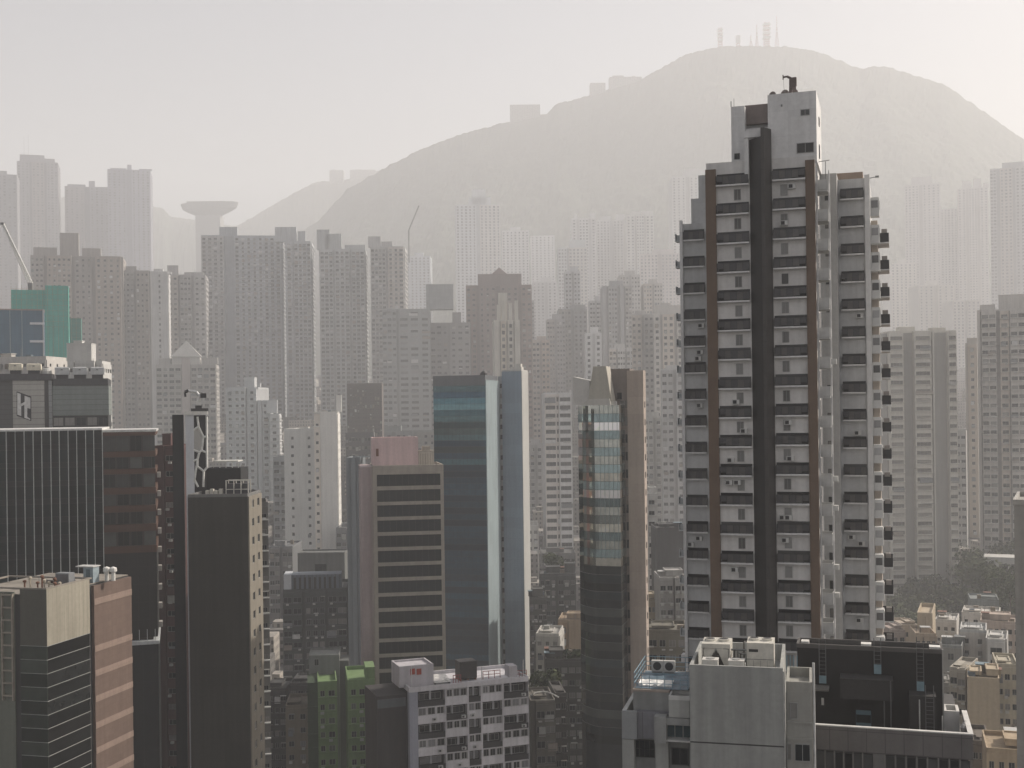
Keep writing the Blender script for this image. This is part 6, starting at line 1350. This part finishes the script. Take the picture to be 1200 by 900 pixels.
# ------------------------------------------------------------------ tiled building with the dark roof block
def dark_roof():
    D = 92; b = Bld('tiled_building', 'grey tiled building with a black roof block, ladders and a blue door', 'building', 930, 1140.5, 855, D, -17, 20, 880, 0)
    W, H = b.w, b.h; tile = wall((.155, .145, .14), .35, .6, (1.35, 1.55, .03), .55); dk = wall((.022, .0205, .02), .4, .7, (2.6, 40, .02), .8); lit = wall((.62, .61, .58), .3)
    zp = b.f(1040, 884)[1]; F = Face('F', b)
    m = MB(); m.box(0, W, 0, .3, zp, H); m.box(W - .3, W, .303, 7, zp, H); b.part(m, 'parapet', tile)
    m = MB(); m.box(-.02, W + .03, -.03, .33, H + .003, H + .09); m.box(W - .34, W + .04, .333, 7.1, H + .003, H + .1); b.part(m, 'coping', lit)
    m = MB(); m.box(0, W - .31, .31, 20, 0, H - 1.6); b.part(m, 'body', wall((.09, .088, .086), .5))
    us = b.f(1023, 890)[0], b.f(1036, 890)[0]
    m = MB(); m.box(us[0], us[1], -.02, .3, 0, zp - .004); b.part(m, 'pier', wall((.17, .165, .16), .4))
    for pa, pb, n in ((956, 1022, 6), (1037, 1138, 8)):
        ua, ub = b.f(pa, 890)[0], b.f(pb, 890)[0]
        for k in range(n):
            w_ = (ub - ua) / n; put('window', window_mesh(w_ * .9, 2.6, 0, 0, FRAME_DK, glass((.015, .016, .017), (.10, .1, .1), .35, .12)), b.root, (ua + w_ * (k + .5), .3, zp - 2.75))
            m = MB(); m.box(ua + w_ * k - .05, ua + w_ * k + .05, .0, .3, zp - 3, zp - .005); b.part(m, 'mullion', wall((.2, .19, .18), .3))
    # roof block
    of = 6.5; ua, zt = b.f(934, 754, of); ub, _ = b.f(1104.5, 759, of); zt = b.f(1020, 757.5, of)[1]
    m = MB(); m.box(ua, ub, of, of + 2.6, H - 1.6, zt - .35); b.part(m, 'roof_block', dk)
    m = MB(); m.parapet(ua - .05, ub + .05, of - .05, of + 2.6, zt - .347, zt, .18); b.part(m, 'roof_coping', wall((.10, .095, .09), .3))
    m = MB(); m.box(ub - .05, ub + .06, of - .06, of + .05, H - 1.5, zt + .02); b.part(m, 'painted_lit_edge', wall((.35, .34, .32), .3))  # added pale corner strip, painting the light that catches the edge
    for pa, pb in ((939, 948), (1009, 1021), (1089, 1102)):
        u0, z = b.f(pa, 760, of + 1); u1, _ = b.f(pb, 760, of + 1); m = MB(); m.box(u0, u1, of + .8, of + 1.7, zt - .34, zt + .02); b.part(m, 'skylight', WHITE)
    u0, z1 = b.f(984, 795, of - 2.0); u1, z0 = b.f(1047, 822, of - 2.0); m = MB(); m.box(u0, u1, of - 2.0, of - .004, z0, z1); b.part(m, 'porch_hood', wall((.045, .043, .042), .5, .8))
    m = MB(); m.tube((u1 - .2, of - 2.1, H - 1.6), (u1 - .2, of - 2.1, z1), .05, 6); m.tube((u1 - .7, of - 2.1, H - 1.6), (u1 - .7, of - 2.1, z0), .05, 6); b.part(m, 'drain_pipe', plain((.1, .1, .1), .5))
    u0, z1 = b.f(1003, 832, of - .1); u1, z0 = b.f(1021, 853, of - .1); m = MB(); m.box(u0, u1, of - .12, of - .004, H - 1.59, z1); do = b.part(m, 'door', plain((.13, .21, .25), .5)); m = MB(); hh = z1 - H
    for k in (0, 1): x = u0 + (u1 - u0) * (.27 + .46 * k); m.box(x - .3, x + .3, of - .14, of - .121, z1 - 1.0, z1 - .35)
    b.part(m, 'door_window', GL, do)
    blue = plain((.19, .28, .32), .5)
    for px, y0, y1, pl in ((963.5, 750, 801, 9), (1028, 748, 790, 11), (1078, 747, 810, 11)):
        u, z1 = b.f(px, y0, of - .4); z0 = b.f(px, y1, of - .4)[1]; lo = ladder(b, u, of - .25, z0, z1, plain((.13, .13, .13), .5), .52)
        m = MB(); zz = b.f(px, y1 - pl, of - .4)[1]; m.box(u - .28, u + .28, of - .36, of - .3, z0, zz); b.part(m, 'ladder_gate', blue, lo)
    u, z1 = b.f(1083, 816, of - 1.8); m = MB(); m.box(u - 1.1, u + .9, of - 1.8, of - .004, H - 1.59, z1); b.part(m, 'dark_cabinet', wall((.04, .038, .037), .4)); ladder(b, u + .4, of - 1.95, H - 1.59, z1 + .9, plain((.12, .12, .12), .5), .6)
    m = MB(); uu = b.f(1077.5, 830, of - 2.4)[0]; m.tube((uu, of - 2.4, H - 1.6), (uu, of - 2.4, b.f(1077.5, 820, of - 2.4)[1]), .05, 6); uu = b.f(1104.5, 850, 2)[0]; m.tube((uu, 2, H - 1.6), (uu, 2, H + .8), .05, 6); b.part(m, 'vent_pipe', plain((.42, .42, .4), .5))
    u0, z1 = b.f(1105, 838.5, 8); u1, _ = b.f(1123, 838.5, 8); m = MB(); m.parapet(u0, u1, 6.4, 8.6, H - 1.6, H + .15, .22); b.part(m, 'skylight_curb', lit)
    u, _ = b.f(1129, 850, 3); m = MB()
    for k in range(3): m.lathe((u + .1 * k, 2.5 + .6 * k, H - 1.6), [(.2, 0), (.3, .5), (.22, 1.1), (.28, 1.5), (.1, 1.7)], 9)
    b.part(m, 'vent_pot', plain((.3, .29, .28), .6))
    u0, z1 = b.f(934, 806, of - 1.6); u1, _ = b.f(971, 806, of - 1.6); m = MB(); m.box(u0, u1, of - 1.7, of - .004, z1 - .15, z1); b.part(m, 'canopy', wall((.16, .155, .14), .4))
    m = MB(); u, z = b.f(964, 822, of - .2); m.box(u - .1, u + .1, of - .2, of - .003, z - .3, z + .25); b.part(m, 'lamp_bracket', WHITE)
dark_roof()
# ------------------------------------------------------------------ trees
def leafmat():
    m, n, l, p = _mat('foliage'); g = n.new('ShaderNodeNewGeometry'); tc = n.new('ShaderNodeTexCoord')
    r = _ramp(n, l, _noise(n, l, tc.outputs['Object'], .16, 3).outputs[0], .35, .65, (.016, .026, .011, 1), (.075, .09, .036, 1)).outputs[0]
    q = _ramp(n, l, g.outputs['Random Per Island'], 0, 1, (.75, .75, .75, 1), (1.25, 1.25, 1.2, 1)).outputs[0]
    l.new(_mix(n, l, 1.0, r, q, 'MULTIPLY'), p.inputs['Base Color']); p.inputs['Roughness'].default_value = .85; p.inputs['Specular IOR Level'].default_value = .15
    return m
LEAF = leafmat()
def crown(v, f, c, r, h, n, rnd, s):
    lobes = [(Vector((rnd.uniform(-.6, .6) * r, rnd.uniform(-.6, .6) * r, rnd.uniform(-.35, .45) * h)), rnd.uniform(.45, .7)) for _ in range(6)]
    for i in range(n):
        lc, lr = rnd.choice(lobes); d = Vector((rnd.gauss(0, 1), rnd.gauss(0, 1), rnd.gauss(0, 1))).normalized() * rnd.uniform(.55, 1) ** .5
        p = c + lc + Vector((d.x * r * lr, d.y * r * lr, d.z * h * lr * .8)); a = (d + Vector((rnd.gauss(0, .45), rnd.gauss(0, .45), .35 + rnd.gauss(0, .45)))).normalized(); b = a.orthogonal().normalized(); e = s * rnd.uniform(.6, 1.3); q = a.cross(b) * e * .7; b = b * e
        k = len(v); v += [tuple(p - b), tuple(p - q * .6), tuple(p + b), tuple(p + q)]; f.append((k, k + 1, k + 2, k + 3))
def forest():
    rnd = random.Random(21); v = []; f = []
    for i in range(150):
        px = rnd.uniform(1015, 1230); D = rnd.uniform(400, 640); k = ray(px, 680)[0]; x = k * D; z = hgt(x, D)
        big = px > 1118 and D > 500
        r = rnd.uniform(5.0, 9.0); h = rnd.uniform(8, 12) if big else rnd.uniform(4.5, 7.5); crown(v, f, Vector((x, D, z + h * (rnd.uniform(1.0, 2.1) if big else rnd.uniform(.5, 1.1)))), r, h, 430, rnd, .95)
    me = bpy.data.meshes.new('woodland'); me.from_pydata(v, [], f); me.materials.append(LEAF); o = put('woodland', me); tag(o, 'dark green wooded slope below the banded apartment towers', 'woodland', None, 'stuff')
forest()
def tree(label, px, py, D, r, h, seed):
    D *= kscale(D); rnd = random.Random(seed); p = at(px, py, D); z0 = p.z - h * 1.7
    o = bpy.data.objects.new('broadleaf_tree', None); sc.collection.objects.link(o); o.location = (p.x, D, z0); tag(o, label, 'tree', 'trees among the low buildings')
    m = MB(); m.tube((0, 0, -8), (.3, 0, h * 1.2), .4, 8, 0, .2)
    for k in range(5): a = k * 1.3; m.tube((.2, 0, h * (.7 + .1 * k)), (r * .6 * math.cos(a), r * .6 * math.sin(a), h * 1.5 + .3 * k), .18, 6, 0, .06)
    m.build('trunk', wall((.09, .07, .05), .5), o); v = []; f = []; crown(v, f, Vector((0, 0, h * 1.4)), r, h, 700, rnd, .5)
    me = bpy.data.meshes.new('crown'); me.from_pydata(v, [], f); me.materials.append(LEAF); put('crown', me, o)
tree('rounded tree in the valley under the white banded tower', 652, 655, 360, 5, 5, 1)
tree('broad tree in front of the beige rounded stair tower', 668, 768, 285, 4, 4, 2)
tree('tall dark tree under the podium of the crowded balcony tower', 1166, 672, 370, 6, 7, 4)
tree('wide dark tree beside the podium with square openings', 1183, 684, 362, 5.5, 7, 5)
tree('dark tree beside the sunlit white low building', 640, 795, 262, 4, 4, 6)
# ------------------------------------------------------------------ the low roofs between the towers, too many and too alike to tell apart
def low_city():
    rnd = random.Random(33); feet = []
    for o in sc.objects:
        if o.type == 'EMPTY' and o.parent is None: feet.append((o.location.x, o.location.y))
    cells = {}
    for x, y in feet: cells.setdefault((int(x // 40), int(y // 40)), []).append((x, y))
    m = MB(); D = 110.0
    while D < 2250:
        st = 15 + D * .012; x = -D * .62 - 60
        while x < D * .62 + 60:
            w_, d_ = st * rnd.uniform(.55, .85), st * rnd.uniform(.55, .85); px_, py_ = x + rnd.uniform(-1, 1), D + rnd.uniform(-2, 2); x += st * (1.0 if rnd.random() < .8 else 1.5)
            r = 17 if D < 500 else 34
            if any((a - px_ - w_ / 2) ** 2 + (c - py_) ** 2 < r * r for i in (-1, 0, 1) for j in (-1, 0, 1) for a, c in cells.get((int(px_ // 40) + i, int(py_ // 40) + j), [])): continue
            if px_ / py_ > .285 and 385 < py_ < 650: continue
            z = hgt(px_, py_); h = rnd.uniform(6, 15) if D < 420 else rnd.uniform(8, 22)
            m.box(px_, px_ + w_, py_, py_ + d_, z - 6, z + h)
            m.box(px_ + w_ * .15, px_ + w_ * rnd.uniform(.35, .6), py_ + d_ * .3, py_ + d_ * .7, z + h + .004, z + h + rnd.uniform(1.5, 3))
        D += st * (1.05 if rnd.random() < .75 else 1.5)
    mt, n, l, p = _mat('low city blocks'); tc = n.new('ShaderNodeTexCoord'); g = n.new('ShaderNodeNewGeometry')
    sx = n.new('ShaderNodeSeparateXYZ'); l.new(tc.outputs['Object'], sx.inputs[0]); ad = n.new('ShaderNodeMath'); ad.operation = 'ADD'; l.new(sx.outputs[0], ad.inputs[0]); l.new(sx.outputs[1], ad.inputs[1])
    cb = n.new('ShaderNodeCombineXYZ'); l.new(ad.outputs[0], cb.inputs[0]); l.new(sx.outputs[2], cb.inputs[1])
    br = n.new('ShaderNodeTexBrick'); br.offset = 0; br.inputs['Scale'].default_value = 1; br.inputs['Brick Width'].default_value = 2.6; br.inputs['Row Height'].default_value = 3.0; br.inputs['Mortar Size'].default_value = .75; br.inputs['Mortar Smooth'].default_value = 0
    br.inputs['Color1'].default_value = (.12, .12, .12, 1); br.inputs['Color2'].default_value = (.3, .3, .3, 1); br.inputs['Mortar'].default_value = (1, 1, 1, 1); l.new(cb.outputs[0], br.inputs['Vector'])
    r = _ramp(n, l, g.outputs['Random Per Island'], 0, 1, (.09, .088, .085, 1), (.36, .33, .29, 1)); sn = n.new('ShaderNodeSeparateXYZ'); l.new(g.outputs['Normal'], sn.inputs[0])
    side = _mix(n, l, 1.0, r.outputs[0], br.outputs[0], 'MULTIPLY'); ns = _noise(n, l, tc.outputs['Object'], .5, 4)
    roof = _mix(n, l, 1.0, r.outputs[0], _ramp(n, l, ns.outputs[0], .3, .7, (.5, .5, .5, 1), (1.1, 1.1, 1.1, 1)).outputs[0], 'MULTIPLY')
    l.new(_mix(n, l, sn.outputs[2], side, roof), p.inputs['Base Color']); p.inputs['Roughness'].default_value = .9
    o = m.build('low_rise_blocks', mt); tag(o, 'dense low roofs filling the streets between and behind the towers', 'low blocks', None, 'stuff')
low_city()
